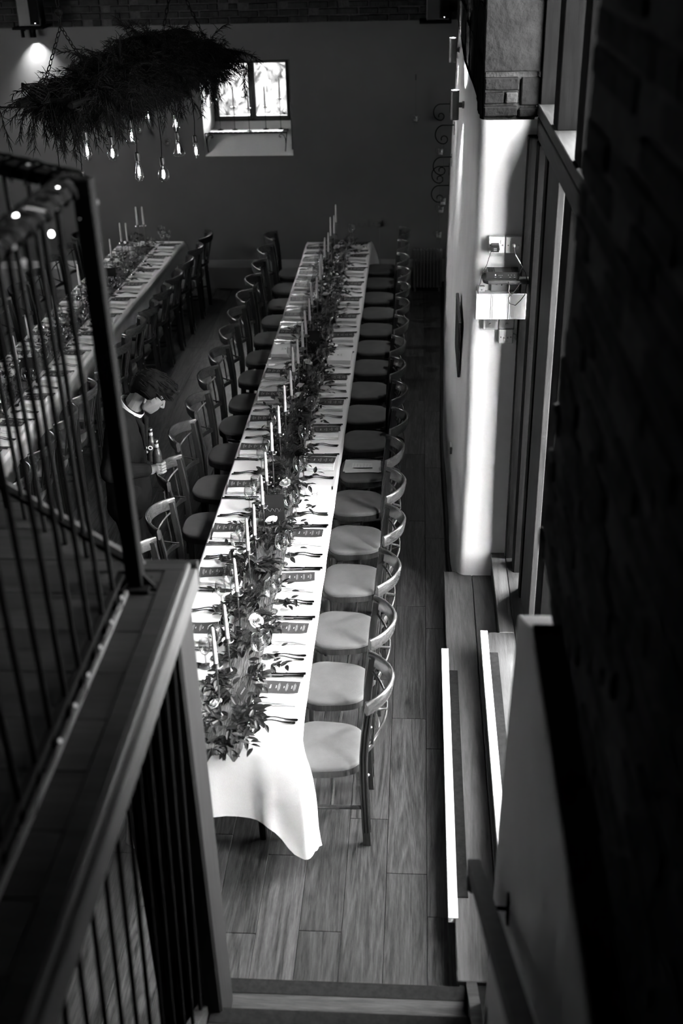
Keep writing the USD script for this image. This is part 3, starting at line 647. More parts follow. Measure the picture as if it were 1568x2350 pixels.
wine = dict(foot=[(0, .001), (.034, .001), (.036, .003), (.02, .006), (.006, .010)], stem=[(.006, .009), (.0038, .03), (.0036, .07), (.006, .092)], bowl=[(.004, .092), (.018, .098), (.032, .115), (.039, .138), (.039, .158), (.034, .185), (.030, .200)])
small = dict(foot=[(0, .001), (.031, .001), (.033, .003), (.018, .006), (.006, .009)], stem=[(.006, .008), (.0036, .03), (.0034, .06), (.006, .078)], bowl=[(.004, .078), (.015, .084), (.026, .100), (.031, .120), (.031, .138), (.027, .160), (.025, .168)])
OB = []
def block(p, rx, ry, h): OB.append((p[0]-rx, p[0]+rx, p[1]-ry, p[1]+ry, p[2]+h))
fork, knife, spoon, napkin, menu = Kind('fork', b_fork, 'fork'), Kind('knife', b_knife, 'knife'), Kind('dessert_spoon', b_spoon, 'spoon'), Kind('napkin', b_napkin, 'napkin'), Kind('menu_card', b_menu, 'menu')
wglass, sglass = Kind('wine_glass', glass_builder(wine), 'glass'), Kind('small_wine_glass', glass_builder(small), 'glass')
def b_box(t):
    obj('box_body', box(-.10, .10, -.125, .125, 0, .028, .002), 'card_white', t); obj('lid', box(-.102, .102, -.127, .127, .014, .038, .002), 'card_white', t)
    o = Point(0, 0).buffer(1, 24); e = lathe([(0, 0), (.062, 0), (.062, .0006), (0, .0006)], 28); e.vertices *= [.72, 1.0, 1]
    lb = obj('oval_label', mv(e, (0, 0, .038)), 'white_plastic', t)
    marks = [box(-.014+.009*k, -.0125+.009*k, -a, a, .0386, .0390) for k, a in enumerate((.018, .030, .024, .014))] + [box(-.022, -.012, -.012, .010, .0386, .0389), tube([(.012, -.03, .0388), (.018, -.01, .0388), (.010, .01, .0388), (.017, .03, .0388)], .0012, 4)]
    obj('label_print', marks, 'print_grey', lb)
favour = Kind('favour_box', b_box, 'box')
def setting(ci, si, x_edge_fn, who, side, boxed=False, full=True, jit=True, nth=''):
    """x_edge_fn(along, in from the edge) -> (x, y), heading"""
    J = lambda s=.004: rng.normal()*s if jit else 0
    def P(a, inn, z=TZ+.002):
        x, y, h = x_edge_fn(a, inn); return (x, y, z), h
    sgn = side
    L = lambda a: f'{a}, {nth} setting {who}'
    p, h = P(-sgn*0, .128)
    block(p, .108, .135, .046)
    if boxed: favour(L('white square box with oval label'), p, h + J()*100)
    else:
        q, _ = P(0, .130); napkin(L('folded white napkin'), (q[0], q[1]-.028, q[2]), (0, 0, J()*300), 'folded napkins'); menu(L('dark menu card with white script'), (q[0]+J(), q[1]+.012, q[2]), (0, 0, (h-180 if abs(h) > 90 else h) + J()*800 if False else h + J()*700), 'menu cards')
    for k, nm in ((0, 'inner'), (1, 'outer')):
        p, h = P(-.205-.024*k, .128+.006*k); block(p, .12, .018, .03); fork(L(f'{nm} silver fork'), (p[0]+J(), p[1], p[2]), h + J()*500, 'silver forks')
        p, h = P(.135+.024*k, .138-.012*k); block(p, .125, .016, .014); knife(L(f'{nm} silver knife'), (p[0]+J(), p[1], p[2]), h + J()*400, 'silver knives')
    if full:
        p, h = P(-.02, .245); block(p, .027, .115, .022); spoon(L('silver dessert spoon'), p, h + 90 + J()*900, 'dessert spoons')
    p, h = P(.215, .262); block(p, .05, .05, .21); wglass(L('tall stemmed wine glass'), (p[0]+J(.008), p[1]+J(.008), p[2]), 0, 'tall wine glasses')
    p, h = P(.305, .226); block(p, .044, .044, .18); sglass(L('small stemmed wine glass'), (p[0]+J(.008), p[1]+J(.008), p[2]), 0, 'small wine glasses')
# right diners: sit at +x, face -x; their right hand is +y.  heading 0 = handle towards +x
Ry = [4.41+.52*i for i in range(17)]
for i, y in enumerate(Ry):
    setting(0, i, lambda a, inn, y=y: (TX1-inn, y+a, 0), 'from camera, right of middle table', 1, boxed=i in (4, 9), nth=ORD[i])
LSy = [4.40, 4.92, 5.50, 6.03, 6.64, 7.23, 7.74, 8.22, 8.72, 9.24, 9.70, 10.2, 10.67, 11.13, 11.58, 12.05, 12.55]
for i, y in enumerate(LSy):
    setting(0, i, lambda a, inn, y=y: (TX0+inn, y-a, 180), 'from camera, left of middle table', -1, boxed=i == 9, nth=ORD[i])
for i in range(15):
    def fx(a, inn, i=i): x, y = T2(-inn, -.30-.51*i+a); return (x, y, T2R)
    setting(0, i, fx, 'from far wall, right of left-hand table', 1, nth=ORD[i])
for i in range(12):
    def fx(a, inn, i=i): x, y = T2(-.765+inn, -.30-.51*i-a); return (x, y, 180+T2R)
    setting(0, i, fx, 'from far wall, left of left-hand table', -1, full=False, nth=ORD[i])

# ---------------------------------------------------------------- runners, garlands, candles, flowers
def runner(x, y0, y1, label, fn, drop=True, seed=2):
    n = int((y1-y0)/.03); ys = np.linspace(y0, y1, n); us = np.linspace(-1, 1, 27); U, Yg = np.meshgrid(us, ys, indexing='ij')
    w = .102 + .02*(meshkit.fbm(np.stack([ys*2.5, 0*ys, 0*ys], -1), 2, seed)-.5)
    w = w[None, :]
    X = x + U*w + .03*(meshkit.fbm(np.stack([0*Yg, Yg*1.6, 0*Yg], -1), 2, seed+1)-.5)
    Z = TZ + .006 + .013*np.abs(meshkit.fbm(np.stack([U*7, Yg*.8, 0*Yg], -1), 3, seed+2)-.3)
    P = np.stack([X, Yg, Z], -1)
    if drop:   # the end spills over the near edge of the table
        e = []
        ye = y0
        for k in range(1, 9):
            t = k/8; dz = (.022 + .15*np.clip(-us-.05, 0, 1)**.8 + .010*np.sin(us*9) + .03*np.exp(-((us-.9)/.15)**2))*t**1.1
            e.append(np.stack([X[:, 0] - .03*t, np.full(27, ye - .022*min(1, 2.5*t) - .008*np.sin(us*6+k*.4)), Z[:, 0] - dz], -1))
        P = np.concatenate([np.stack(e[::-1], 1), P], 1)
    V = P.reshape(-1, 3); V2 = np.array([fn(p[0], p[1])+(p[2],) for p in V]).reshape(P.shape)
    t = thing('table_runner', label, 'table runner'); obj('gauze', sheet(V2, .0016), 'runner_gauze', t, smooth=60); return t
idf = lambda x, y: (x, y)
runner(-.905, 3.985, 12.7, 'crumpled grey gauze runner down the middle table, its end spilling over the near edge', idf)
runner(-.39, -7.9, -.25, 'crumpled grey gauze runner down the left-hand table', T2, False, 5)
def leaf_mesh(base, d, up, L, W, bend):
    d = d/np.linalg.norm(d); s = np.cross(d, up); s /= np.linalg.norm(s)+1e-9; n = np.cross(s, d)
    ts = np.array([0, .22, .5, .78, 1.0]); ws = np.array([.10, .82, 1.0, .6, 0.0])*W/2
    mid = base + d*(ts*L)[:, None] - n*(bend*L*ts**2)[:, None]
    v = [mid[0]]
    for k in (1, 2, 3): v += [mid[k]-s*ws[k]+n*ws[k]*.25, mid[k]-n*.0, mid[k]+s*ws[k]+n*ws[k]*.25]
    v.append(mid[4])
    f = [(0, 2, 1), (0, 3, 2)]
    for k in (0, 1): a = 1+3*k; b = a+3; f += [(a, a+1, b+1), (a, b+1, b), (a+1, a+2, b+2), (a+1, b+2, b+1)]
    f += [(7, 8, 10), (8, 9, 10)]
    return np.array(v), np.array(f)
def garland(label, x0, y0, y1, fn, nbig, dens, seed, spill):
    r = np.random.default_rng(seed); t = thing('garland', label, 'garland'); leaves = []; vines = []; whites = []
    ylen = y1-y0
    for k in range(int(ylen*dens)):
        y = y0 + ylen*r.random(); wob = .035*math.sin(y*3.1)+.02*math.sin(y*7.7)
        x = x0 + wob + np.clip(r.normal()*.055, -.13, .13); hz = TZ + .035 + .07*math.exp(-((x-x0-wob)/.07)**2)*(.4+.6*r.random())
        d = np.array([np.sign(x-x0-wob+1e-6)*(.25+.9*r.random()), r.normal()*.8, .1+.35*r.normal()])
        base = np.array([*fn(x, y), hz])
        nleaf = r.integers(5, 9); L0 = .10+.08*r.random(); stem = [base]
        dd = d/np.linalg.norm(d)
        for q in range(1, nleaf):
            dd = dd + np.array([0, 0, -.09]); dd /= np.linalg.norm(dd); p = stem[-1] + dd*L0/nleaf
            if not (spill and p[1] < TY0): p[2] = max(p[2], TZ+.024)
            stem.append(p)
            side = np.cross(dd, [0, 0, 1.0]); side /= np.linalg.norm(side)+1e-9
            ld = dd*.7 + side*(1 if q % 2 else -1)*.8 + np.array([0, 0, .25*r.normal()]); L = .042+.026*r.random()
            tip = p[2] + ld[2]/np.linalg.norm(ld)*L
            if tip < TZ+.022 and not (spill and p[1] < TY0+.03): ld[2] = abs(ld[2])*.3
            leaves.append((p[1], leaf_mesh(p, ld, np.array([.25*r.normal(), .25*r.normal(), 1.0]), L, L*(.36+.1*r.random()), .06+.12*r.random())))
        vines.append(tube(stem, .0011, 3, False))
    if spill:
        for a in range(9):
            p = np.array([x0-.10+.14*r.random(), y0+.02, TZ+.03]); 
            for q in range(7):
                p = p + np.array([.004*r.normal(), -.012 if p[1] > TY0-.035 else -.001, -.004 if p[1] > TY0-.03 else -.020])
                ld = np.array([r.normal()*.8, -.5-.2*r.random(), -.5*r.random()]); L = .045+.02*r.random()
                leaves.append((y0-1, leaf_mesh(p.copy(), ld, np.array([0, -.8, .6]), L, L*.4, .1)))
    ob = np.array(OB) + [-.004, .004, -.004, .004, .003]
    def clear(p):
        p = np.asarray(p); p = np.vstack([p, (p[:-1]+p[1:])/2]); n = ob[(np.abs((ob[:, 0]+ob[:, 1])/2-p[0, 0]) < .35) & (np.abs((ob[:, 2]+ob[:, 3])/2-p[0, 1]) < .35)]
        return not ((p[:, None, 0] > n[:, 0]) & (p[:, None, 0] < n[:, 1]) & (p[:, None, 1] > n[:, 2]) & (p[:, None, 1] < n[:, 3]) & (p[:, None, 2] < n[:, 4])).any()
    leaves = [l for l in leaves if clear(l[1][0])]; vines = [v for v in vines if clear(v.vertices)]
    leaves.sort(key=lambda l: l[0])
    for _, (v, f) in leaves[:nbig]: obj('leaf', trimesh.Trimesh(v, f, process=False), 'leaf', t)
    V, F, n = [], [], 0
    for _, (v, f) in leaves[nbig:]: V.append(v); F.append(f+n); n += len(v)
    tag(obj('foliage', trimesh.Trimesh(np.vstack(V), np.vstack(F), process=False), 'leaf', t), kind='stuff')
    tag(obj('vine', vines, 'leaf', t), kind='stuff')
    for k in range(int(ylen*1.6)):
        c = np.array([*fn(x0+r.normal()*.04, y0+.1+ylen*r.random()), TZ+.10])
        for q in range(r.integers(5, 11)): whites.append(ball(c+r.normal(size=3)*[.028, .028, .018], .0045+.002*r.random(), 0))
    tag(obj('tiny_white_flowers', whites, 'petal', t), label='clusters of tiny white blossoms', kind='stuff')
    return t
def garlands():
    garland('long dark leafy garland with white blossoms down the middle table', -.915, 4.04, 12.75, idf, 290, 225, 11, True)
    garland('long dark leafy garland down the left-hand table', -.39, -8.0, -.2, T2, 0, 90, 12, False)
def b_rose(t):
    r = np.random.default_rng(4)
    for k in range(15):
        a = k*2.399; R = .010+.0018*k; h = .040-.0011*k; op = .10+.06*k
        P = []
        for u in np.linspace(-1, 1, 7):
            col = []
            for w in np.linspace(0, 1, 6):
                ang = a + u*(1.0-.02*k); rad = .004 + (R-.002)*(w**.7)*(1 + .25*op*w); z = .006 + h*w*(1-.10*u*u) - .010*op*w**4
                col.append((rad*math.cos(ang), rad*math.sin(ang), z))
            P.append(col)
        obj('petal', sheet(np.array(P), .0008), 'petal', t, smooth=True)
    obj('calyx', lathe([(0, -.012), (.004, -.01), (.012, .004), (.008, .008), (0, .008)], 10), 'leaf', t)
rose_ = Kind('rose', b_rose, 'flower')
def rose(l, p, *a): block((p[0], p[1], p[2]-.01), .03, .03, .06); return rose_(l, p, *a)
RS = [(-.955, 4.20, .79, 'at the near end of the middle table'), (-.865, 4.92, .80, 'beside the second right-hand glasses of the middle table'), (-.90, 6.02, .80, 'low in the garland by the fourth setting'), (-.87, 6.55, .79, 'near the first white box on the middle table'),
      (-.93, 8.03, .80, 'nearer of two blooms midway down the middle table'), (-.93, 8.22, .80, 'farther of two blooms midway down the middle table'), (-.93, 8.75, .80, 'by the ninth setting of the middle table'), (-.91, 10.6, .80, 'in the far third of the middle table'), (-.91, 12.34, .80, 'at the far end of the middle table')]
for x, y, z, w in RS: rose('pale rose ' + w, (x, y, z), (math.degrees(.5*rng.normal()) , 25*rng.normal(), 360*rng.random()), 'roses in the garlands')
x, y = T2(-.38, -.9); rose('pale rose near the far end of the left-hand table', (x, y, .80), (10, 20, 0), 'roses in the garlands')
def b_stick(h):
    def b(t):
        obj('base', lathe([(0, .0), (.036, .0), (.037, .004), (.012, .009), (.005, .02), (0, .02)], 20), 'brass', t, smooth=40)
        obj('stem', lathe([(.0042, .015), (.0036, h-.05), (.006, h-.045), (.006, h-.035), (.0045, h-.03), (.0045, h-.008)], 10), 'brass', t, smooth=40)
        obj('drip_pan', lathe([(.004, h-.012), (.026, h-.009), (.032, h-.001), (.031, h), (.025, h-.007), (.004, h-.010)], 22), 'brass', t, smooth=40)
        obj('cup', lathe([(.004, h-.01), (.0145, h-.008), (.0145, h+.016), (.0125, h+.016), (.0125, h-.004), (0, h-.004)], 14), 'brass', t, smooth=40)
    return b
sticks = {h: Kind('candlestick', b_stick(h), 'candlestick') for h in (.31, .25, .20)}
def b_candle(t):
    obj('wax', lathe([(0, 0), (.0112, 0), (.0105, .10), (.0085, .20), (.0075, .214), (.003, .222), (0, .2225)], 14), 'wax', t, smooth=40)
    obj('wick', tube([(0, 0, .222), (.001, 0, .232)], .0009, 4), 'black_iron', t)
candle = Kind('taper_candle', b_candle, 'candle')
CN = [(4.21, 1.03, -.942), (4.57, .90), (4.93, .96), (5.36, .96), (5.62, .90), (6.0, .92), (6.22, .95), (6.54, 1.03), (6.95, .96), (7.32, .98), (7.74, .92), (7.95, 1.03), (8.28, .96), (8.66, .96), (8.97, 1.0), (9.32, .95), (9.58, 1.03), (10.1, .92), (10.53, .99), (10.7, .95), (11.1, 1.03), (11.52, .99), (11.93, 1.03), (12.45, .94), (12.75, .96)]
ORD2 = ORD + ['nineteenth', 'twentieth', 'twenty-first', 'twenty-second', 'twenty-third', 'twenty-fourth', 'twenty-fifth']
def candle_at(x, y, cz, w):
    h = min(sticks, key=lambda k: abs(k-(cz-TZ-.006))); z = TZ+.012
    block((x, y, z), .04, .04, .03); block((x, y, z), .012, .012, h+.24); block((x, y, z+h-.02), .036, .036, .03); sticks[h]('slender metal candlestick, ' + w, (x, y, z), 0, 'candlesticks on the tables'); candle('pale tapered candle, ' + w, (x, y, z+h-.003), (rng.normal()*.7, rng.normal()*.7, 0), 'tapered candles on the tables')
for i, c in enumerate(CN): candle_at(c[2] if len(c) > 2 else -.95, c[0], c[1], f'{ORD2[i]} from the camera on the middle table')
for i, (y, cz) in enumerate([(12.72, .97), (12.46, 1.03), (11.98, .96), (11.75, 1.03), (11.32, .98), (10.96, 1.03), (10.19, 1.02), (9.42, .98), (9.0, 1.03), (8.71, 1.02), (8.36, .97), (7.9, 1.0), (7.4, .95), (7.0, 1.03), (6.5, .98)]):
    candle_at(-3.2 - .02*(12.7-y), y, cz, f'{ORD2[i]} from the far wall on the left-hand table')
def b_name(t):
    obj('card', hullpts([(-.045, -.002, 0), (.045, -.002, 0), (-.045, 0, 0), (.045, 0, 0), (-.045, .022, .052), (.045, .022, .052), (-.045, .024, .052), (.045, .024, .052)]), 'sign_card', t)
    P = [(-.028+.004*k, -.0005+.011+.0012*math.sin(k*2.1)-.002, .0285+.005*math.sin(k*2.1)) for k in range(15)]
    obj('script', tube([(x, y-.0012, z) for x, y, z in P], .0007, 4, False), 'print_white', t)
name = Kind('name_card', b_name, 'place card')
for i in (0, 2, 4, 5, 8, 12): block((-.845, Ry[i]-.06, TZ), .04, .05, .1); name(f'small dark name card in the garland before the {ORD[i]} right-hand setting', (-.845, Ry[i]-.06, TZ+.03), 75, 'dark name cards')
for i in (1, 3, 6): block((-1.05, LSy[i]+.05, TZ), .04, .05, .1); name(f'small dark name card in the garland before the {ORD[i]} left-hand setting', (-1.05, LSy[i]+.05, TZ+.03), -60, 'dark name cards')
def b_sign(t):
    obj('board', hullpts([(sx*.07, y, z) for sx in (-1, 1) for y, z in ((0, .0), (.004, .0), (.055, .19), (.059, .19))]), 'sign_card', t)
    obj('script', tube([(-.045+.009*k, .0265+.003*math.sin(k*1.9)-.0015, .10+.018*math.sin(k*1.9)*(.5+.5*(k % 3 == 0))) for k in range(11)], .0008, 4, False), 'print_grey', t)
sign = Kind('table_sign', b_sign, 'sign')
for x, y, w, r in ((-.90, 6.10, 'in the garland by the fourth candle pair of the middle table', 10), (-.93, 9.18, 'halfway down the middle table', 0), (-3.27, 8.52, 'nearer one on the left-hand table', 12), (-3.23, 11.13, 'farther one on the left-hand table', 5)): block((x, y+.03, TZ), .08, .05, .2); sign('dark upright table sign, ' + w, (x, y, TZ+.02), r)
garlands()
# order papers and a pen left on a chair
pp = thing('order_sheets', 'white printed sheets lying on the seat of the seventh right-hand chair', 'paper', (-.405, 7.44, .493), (0, 0, -3))
for k, (dx, dy, r) in enumerate(((0, 0, 0), (.006, -.008, 4))): obj('sheet', rotm(box(-.135+dx, .135+dx, -.10+dy, .10+dy, .001+.0012*k, .0018+.0012*k), (0, 0, 1), r*1.5), 'paper', pp)
obj('slip', rotm(box(-.075, .075, -.055, .05, .0032, .0038), (0, 0, 1), 3), 'card_white', pp)
obj('print_lines', [box(-.06+.024*k, -.0585+.024*k, -.05+.01*(k % 2), .04-.012*(k % 3), .0039, .0042) for k in range(6)] + [box(-.115+.01*k, -.114+.01*k, -.03, .03, .0032, .0034) for k in range(3)], 'print_grey', pp)
pen = thing('pen', 'slim dark pen lying on the printed sheets on the chair', 'pen', (-.395, 7.395, .501), (0, 0, 2)); obj('barrel', tube([(-.07, 0, 0), (.05, 0, 0), (.07, 0, 0)], [.0032, .0038, .0036], 8), 'black_plastic', pen); obj('nib', tube([(-.082, 0, 0), (-.07, 0, 0)], [.001, .003], 8), 'dull_metal', pen)

# ---------------------------------------------------------------- hanging fir-decked frame with bulbs
LA, LB = np.array([-2.45, 7.50, 3.10]), np.array([-1.80, 9.75, 3.15]); ld = (LB-LA)/np.linalg.norm(LB-LA); lw = np.array([ld[1], -ld[0], 0]); lw /= np.linalg.norm(lw)
ch = thing('hanging_garland_light', 'dark ladder frame decked with drooping fir, hung on chains over the tables', 'chandelier')
for s in (-1, 1): obj('side_rail', tube([LA + lw*s*.20 - ld*.02, LB + lw*s*.20 - ld*.1], .022, 8), 'black_iron', ch)
for k in range(9): c = LA + (LB-LA)*(k+.5)/9; obj('rung', tube([c-lw*.20, c+lw*.20], .014, 8), 'black_iron', ch)
def chain(a, b, name='chain'):
    a, b = np.array(a), np.array(b); L = np.linalg.norm(b-a); d = (b-a)/L; n = int(L/.042); ms = []
    s = np.cross(d, [0.3, 1, 0]); s /= np.linalg.norm(s); u = np.cross(d, s)
    for k in range(n):
        c = a + d*(k+.5)*L/n; q = s if k % 2 else u
        ang = np.linspace(0, 2*PI, 9); ms.append(tube([c + d*math.cos(x)*.027 + q*math.sin(x)*.012 for x in ang], .0035, 4, False))
    return obj(name, ms, 'black_iron', ch)
J1 = np.array([-2.41, 7.92, 3.53]); J2 = np.array([-1.98, 9.72, 3.75])
chain((-2.48, 7.50, 3.13), J1); chain((-2.35, 8.14, 3.28), J1); chain((-2.12, 9.67, 3.25), J2); chain((-1.775, 9.85, 3.22), J2); chain(J1, (J1[0], J1[1], 4.98)); chain(J2, (J2[0], J2[1], 4.98))
obj('hook', ball(J1+[0, 0, .09], .03, 1), 'black_iron', ch)
obj('tie_wire', tube([(-6.6, 7.3, 3.13), LA - ld*.1], .006, 5), 'black_iron', ch)
obj('willow_loop', [tube([LA + np.array([-.06, 0, .07]) + [.085*math.cos(a+q*.4), .03*math.sin(a*2+q), .06*math.sin(a)] for a in np.linspace(0, 2*PI, 18)], .004, 5) for q in range(5)] + [tube([LB*0 + LA+(LB-LA)*.72 + lw*.1 + [.16*math.cos(a), .05*q-.1, .16+.09*math.sin(a)] for a in np.linspace(0, PI, 12)], .004, 5) for q in range(6)], 'black_iron', ch)
r = np.random.default_rng(21); pts, cnt, wid = [], [], []
def fir(base, d, L):
    """a drooping spray: a stem with two ranks of fine needles"""
    d = d/np.linalg.norm(d); n = 7; p = base.copy(); st = [p.copy()]
    for k in range(n): d = d + np.array([0, 0, -.10]); d /= np.linalg.norm(d); p = p + d*L/n; st.append(p.copy())
    pts.extend(st); cnt.append(n+1); wid.extend(np.linspace(.006, .002, n+1))
    for k in range(1, n+1):
        for q in range(5):
            s = r.normal(size=3); dd = d*.9 + s*.45; dd /= np.linalg.norm(dd); b = st[k] - d*L/n*r.random(); l = .035+.045*r.random()
            pts.extend([b, b+dd*l*.6, b+dd*l+[0, 0, -.008]]); cnt.append(3); wid.extend([.0045, .0035, .0012])
for k in range(2600):
    t = .13+.80*r.random(); c = LA + (LB-LA)*t; o = r.normal()*.13; hump = .24*math.exp(-((t-.62)/.3)**2)*max(0, 1-(o/.3)**2)
    b = c + lw*np.clip(o, -.27, .27) + [0, 0, -.02+.06*r.random()+hump*r.random()]
    fir(b, np.array([*(lw[:2]*np.sign(o)*.5 + r.normal(size=2)*.6), .25*r.normal()-.05]) + ld*r.normal()*.6, .16+.16*r.random())
for t, m in ((.07, 16), (.13, 14), (.17, 16), (.24, 10), (.36, 7), (.48, 8), (.56, 12), (.66, 14), (.74, 12), (.86, 10), (.99, 12)):
    for k in range(m):
        b = LA + (LB-LA)*t + lw*r.normal()*.16 + [0, 0, -.03]
        fir(b, np.array([r.normal()*.35, r.normal()*.35, -1.0]), .18+.18*r.random())
for k in range(40): fir(LB - ld*.18 + lw*r.normal()*.14 + [0, 0, .04], ld*1.0 + [.25, r.normal()*.3, .1*r.normal()+.1], .28+.14*r.random())
cv = UsdGeom.BasisCurves.Define(stage, str(ch.GetPath()) + '/fir_foliage'); cv.CreateTypeAttr('linear'); cv.CreateCurveVertexCountsAttr(Vt.IntArray(cnt)); cv.CreatePointsAttr(Vt.Vec3fArray.FromNumpy(np.array(pts, np.float32))); cv.CreateWidthsAttr(Vt.FloatArray.FromNumpy(np.array(wid, np.float32))); cv.SetWidthsInterpolation('vertex')
UsdShade.MaterialBindingAPI.Apply(cv.GetPrim()).Bind(M['fir']); tag(cv.GetPrim(), kind='stuff')
shapes = dict(pear=[(.013, .0), (.014, -.02), (.022, -.06), (.031, -.095), (.030, -.115), (.018, -.135), (0, -.142)], globe=[(.013, 0), (.015, -.018), (.030, -.034), (.040, -.062), (.036, -.09), (.02, -.108), (0, -.114)],
              cone=[(.013, 0), (.015, -.022), (.021, -.045), (.040, -.082), (.046, -.100), (.036, -.112), (0, -.118)], pipe=[(.012, 0), (.015, -.015), (.0215, -.035), (.0215, -.09), (.015, -.112), (0, -.12)])
BL = [('cone', (-2.456, 7.611, 2.568), 'behind the railing, leftmost'), ('globe', (-2.285, 7.556, 2.555), 'just above the railing corner'), ('pear', (-2.222, 7.527, 2.80), 'left of the round one, under the near end'), ('globe', (-2.08, 7.632, 2.763), 'second from the left in the open'), ('cone', (-2.03, 8.003, 2.805), 'highest of the middle cluster'), ('pear', (-1.874, 7.483, 2.671), 'lowest but one in the middle'),
      ('globe', (-1.71, 7.485, 2.651), 'lowest of all, before the grey wall'), ('cone', (-1.697, 7.982, 2.722), 'flared one right of the middle'), ('pipe', (-1.675, 8.494, 2.609), 'narrow one furthest right below the window'), ('globe', (-1.782, 9.724, 2.779), 'at the window jamb'), ('pear', (-1.937, 9.101, 2.709), 'half hidden in fir on the right'), ('pear', (-2.205, 9.328, 2.743), 'half hidden in fir in the middle')]
for kd, c, w in BL:
    c = np.array(c); t = thing('pendant_bulb', f'lit {kd} bulb on dark cord, {w}', 'bulb', group='bulbs under the fir frame'); top = c[2]+.05
    h = {'pear': .07, 'globe': .057, 'cone': .06, 'pipe': .06}[kd]; top = c[2]+h
    obj('glass', mv(lathe(shapes[kd], 16), (c[0], c[1], top)), 'bulb_glass', t, smooth=True)
    obj('filament', mv(lathe([(0, .028), (.008, .025), (.011, 0), (.008, -.028), (0, -.032)], 6), (c[0], c[1], top-h*1.05)), 'filament', t)
    obj('socket', mv(lathe([(0, .052), (.008, .052), (.017, .045), (.018, .0), (.015, -.004), (0, -.004)], 14), (c[0], c[1], top)), 'black_plastic', t, smooth=40)
    obj('cord', tube([(c[0], c[1], top+.05), (c[0]+.006, c[1], top+.15), (c[0]-.004, c[1]+.004, max(3.13, top+.3))], .0030, 6), 'black_iron', t)
# dangling heart charm at the frame
def heart(n=26):
    a = np.linspace(0, 2*PI, n); return np.c_[16*np.sin(a)**3, 13*np.cos(a)-5*np.cos(2*a)-2*np.cos(3*a)-np.cos(4*a)]/17

# ---------------------------------------------------------------- fairy lights wound along the balustrade
fl = thing('fairy_lights', 'string of small glowing lights wound around the balustrade rail', 'fairy lights')
wire = [(-.905+.03*math.cos(k*1.1), 2.86-.05*k, RZ+.008+.03*math.sin(k*1.1)) for k in range(40)]; obj('wire', tube(wire, .0022, 4), 'black_plastic', fl)
wire2 = [(*(on_diag(.05*k)+dn*.03*math.cos(k*1.2)), RZ+.008+.03*math.sin(k*1.2)) for k in range(30)]; obj('wire', tube(wire2, .0022, 4), 'black_plastic', fl)
wire3 = [(-.885+.01*math.sin(k*2.), 2.90-.045*k, MZ+.022+.008*math.sin(k*1.3)) for k in range(36)]; obj('wire', tube(wire3, .0015, 4), 'black_iron', fl)
obj('twig_binding', [tube([(-.905+.036*math.cos(k*.8+q), 2.88-.028*k, RZ+.01+.034*math.sin(k*.8+q)) for k in range(46)], .005, 5) for q in (0, 2, 4)] + [tube([(*(on_diag(.03*k)+dn*.034*math.cos(k*.8+q)), RZ+.01+.034*math.sin(k*.8+q)) for k in range(40)], .005, 5) for q in (0, 2, 4)], 'black_iron', fl)
FL = [((-.845, 2.89, 3.53), 0), ((-.905, 2.77, 3.59), 1), ((-.90, 2.73, 3.55), 0), ((-.88, 2.84, 3.50), 0), ((-.91, 2.46, 3.60), 1), ((-.885, 2.61, 3.52), 1), ((-.90, 2.39, 3.55), 0), ((-.89, 2.41, 3.51), 0), ((-1.07, 3.05, 3.60), 0), ((-1.0, 2.95, 3.54), 0)] + [((-.885, y, MZ+.028), 0) for y in (2.886, 2.755, 2.624, 2.499, 2.371, 2.24, 2.1)]
for p, br in FL: obj('lamp', ball(p, .0055, 1, (1, 1, 1.3)), 'fairy_glow' if br else 'fairy_dim', fl)

# ---------------------------------------------------------------- things on the walls
def curl(x0, z0, out, drop, n=22):
    """scroll bracket in the xz plane from the wall point (x0, z0), reaching out to -x and curling up at its tip"""
    P = []
    for a in np.linspace(PI/2, PI*1.5, n): P.append((x0 - .01 - out*.52 + out*.48*math.cos(a), z0 - drop/2 + drop/2*math.sin(a)))
    cx, cz = P[-1]; R = out*.26
    for a in np.linspace(-PI/2, PI*1.15, 14): R2 = R*(1-.5*(a+PI/2)/(PI*1.65)); P.append((cx + R2*math.cos(a), cz + R + R2*math.sin(a)))
    P[0] = (x0, z0); return P
def b_bracket(t):
    obj('arm', tube([(x, 0, z) for x, z in curl(-.004, .0, .165, .17)], .006, 6), 'black_iron', t, smooth=40)
    obj('back_plate', box(-.004, 0, -.008, .008, -.09, .03), 'black_iron', t)
def b_heart(L, lit):
    def b(t):
        h = heart()*[.064, .064]; obj('heart_wire', tube([(x, 0, z-.075) for x, z in h], .0022, 5), 'heart_wire', t)
        obj('drop_wire', [tube([(0, 0, -.045), (0, 0, L)], .0013, 4), tube([(-.027, 0, -.115), (0, 0, -.20), (.027, 0, -.115)], .0018, 4)], 'heart_wire', t)
        obj('cup_ring', mv(trimesh.creation.torus(.027, .002, major_sections=16, minor_sections=5), (0, 0, -.113)), 'heart_wire', t)
        obj('glass_cup', lathe([(0, -.112), (.024, -.112), (.0265, -.05), (.0275, -.05), (.025, -.114), (0, -.114)], 16), 'table_glass', t, smooth=True)
        obj('tealight', lathe([(0, -.111), (.0205, -.111), (.0205, -.094), (0, -.094)], 14), 'tealight_wax', t)
    return b
bracket = Kind('scroll_bracket', b_bracket, 'bracket'); hl, hs_ = Kind('heart_lantern', b_heart(.46, 1), 'lantern'), Kind('short_heart_lantern', b_heart(.26, 1), 'lantern')
BR = [((.345, 12.75, 2.27), 'farthest of the five on the right wall', hs_), ((.342, 10.85, 2.37), 'behind and below the nearer wall lamp', hl), ((.33, 11.1, 2.03), 'upper of a close pair', hs_), ((.325, 11.75, 1.81), 'lower of a close pair', hl), ((.322, 11.55, 1.66), 'lowest of the five', hs_)]
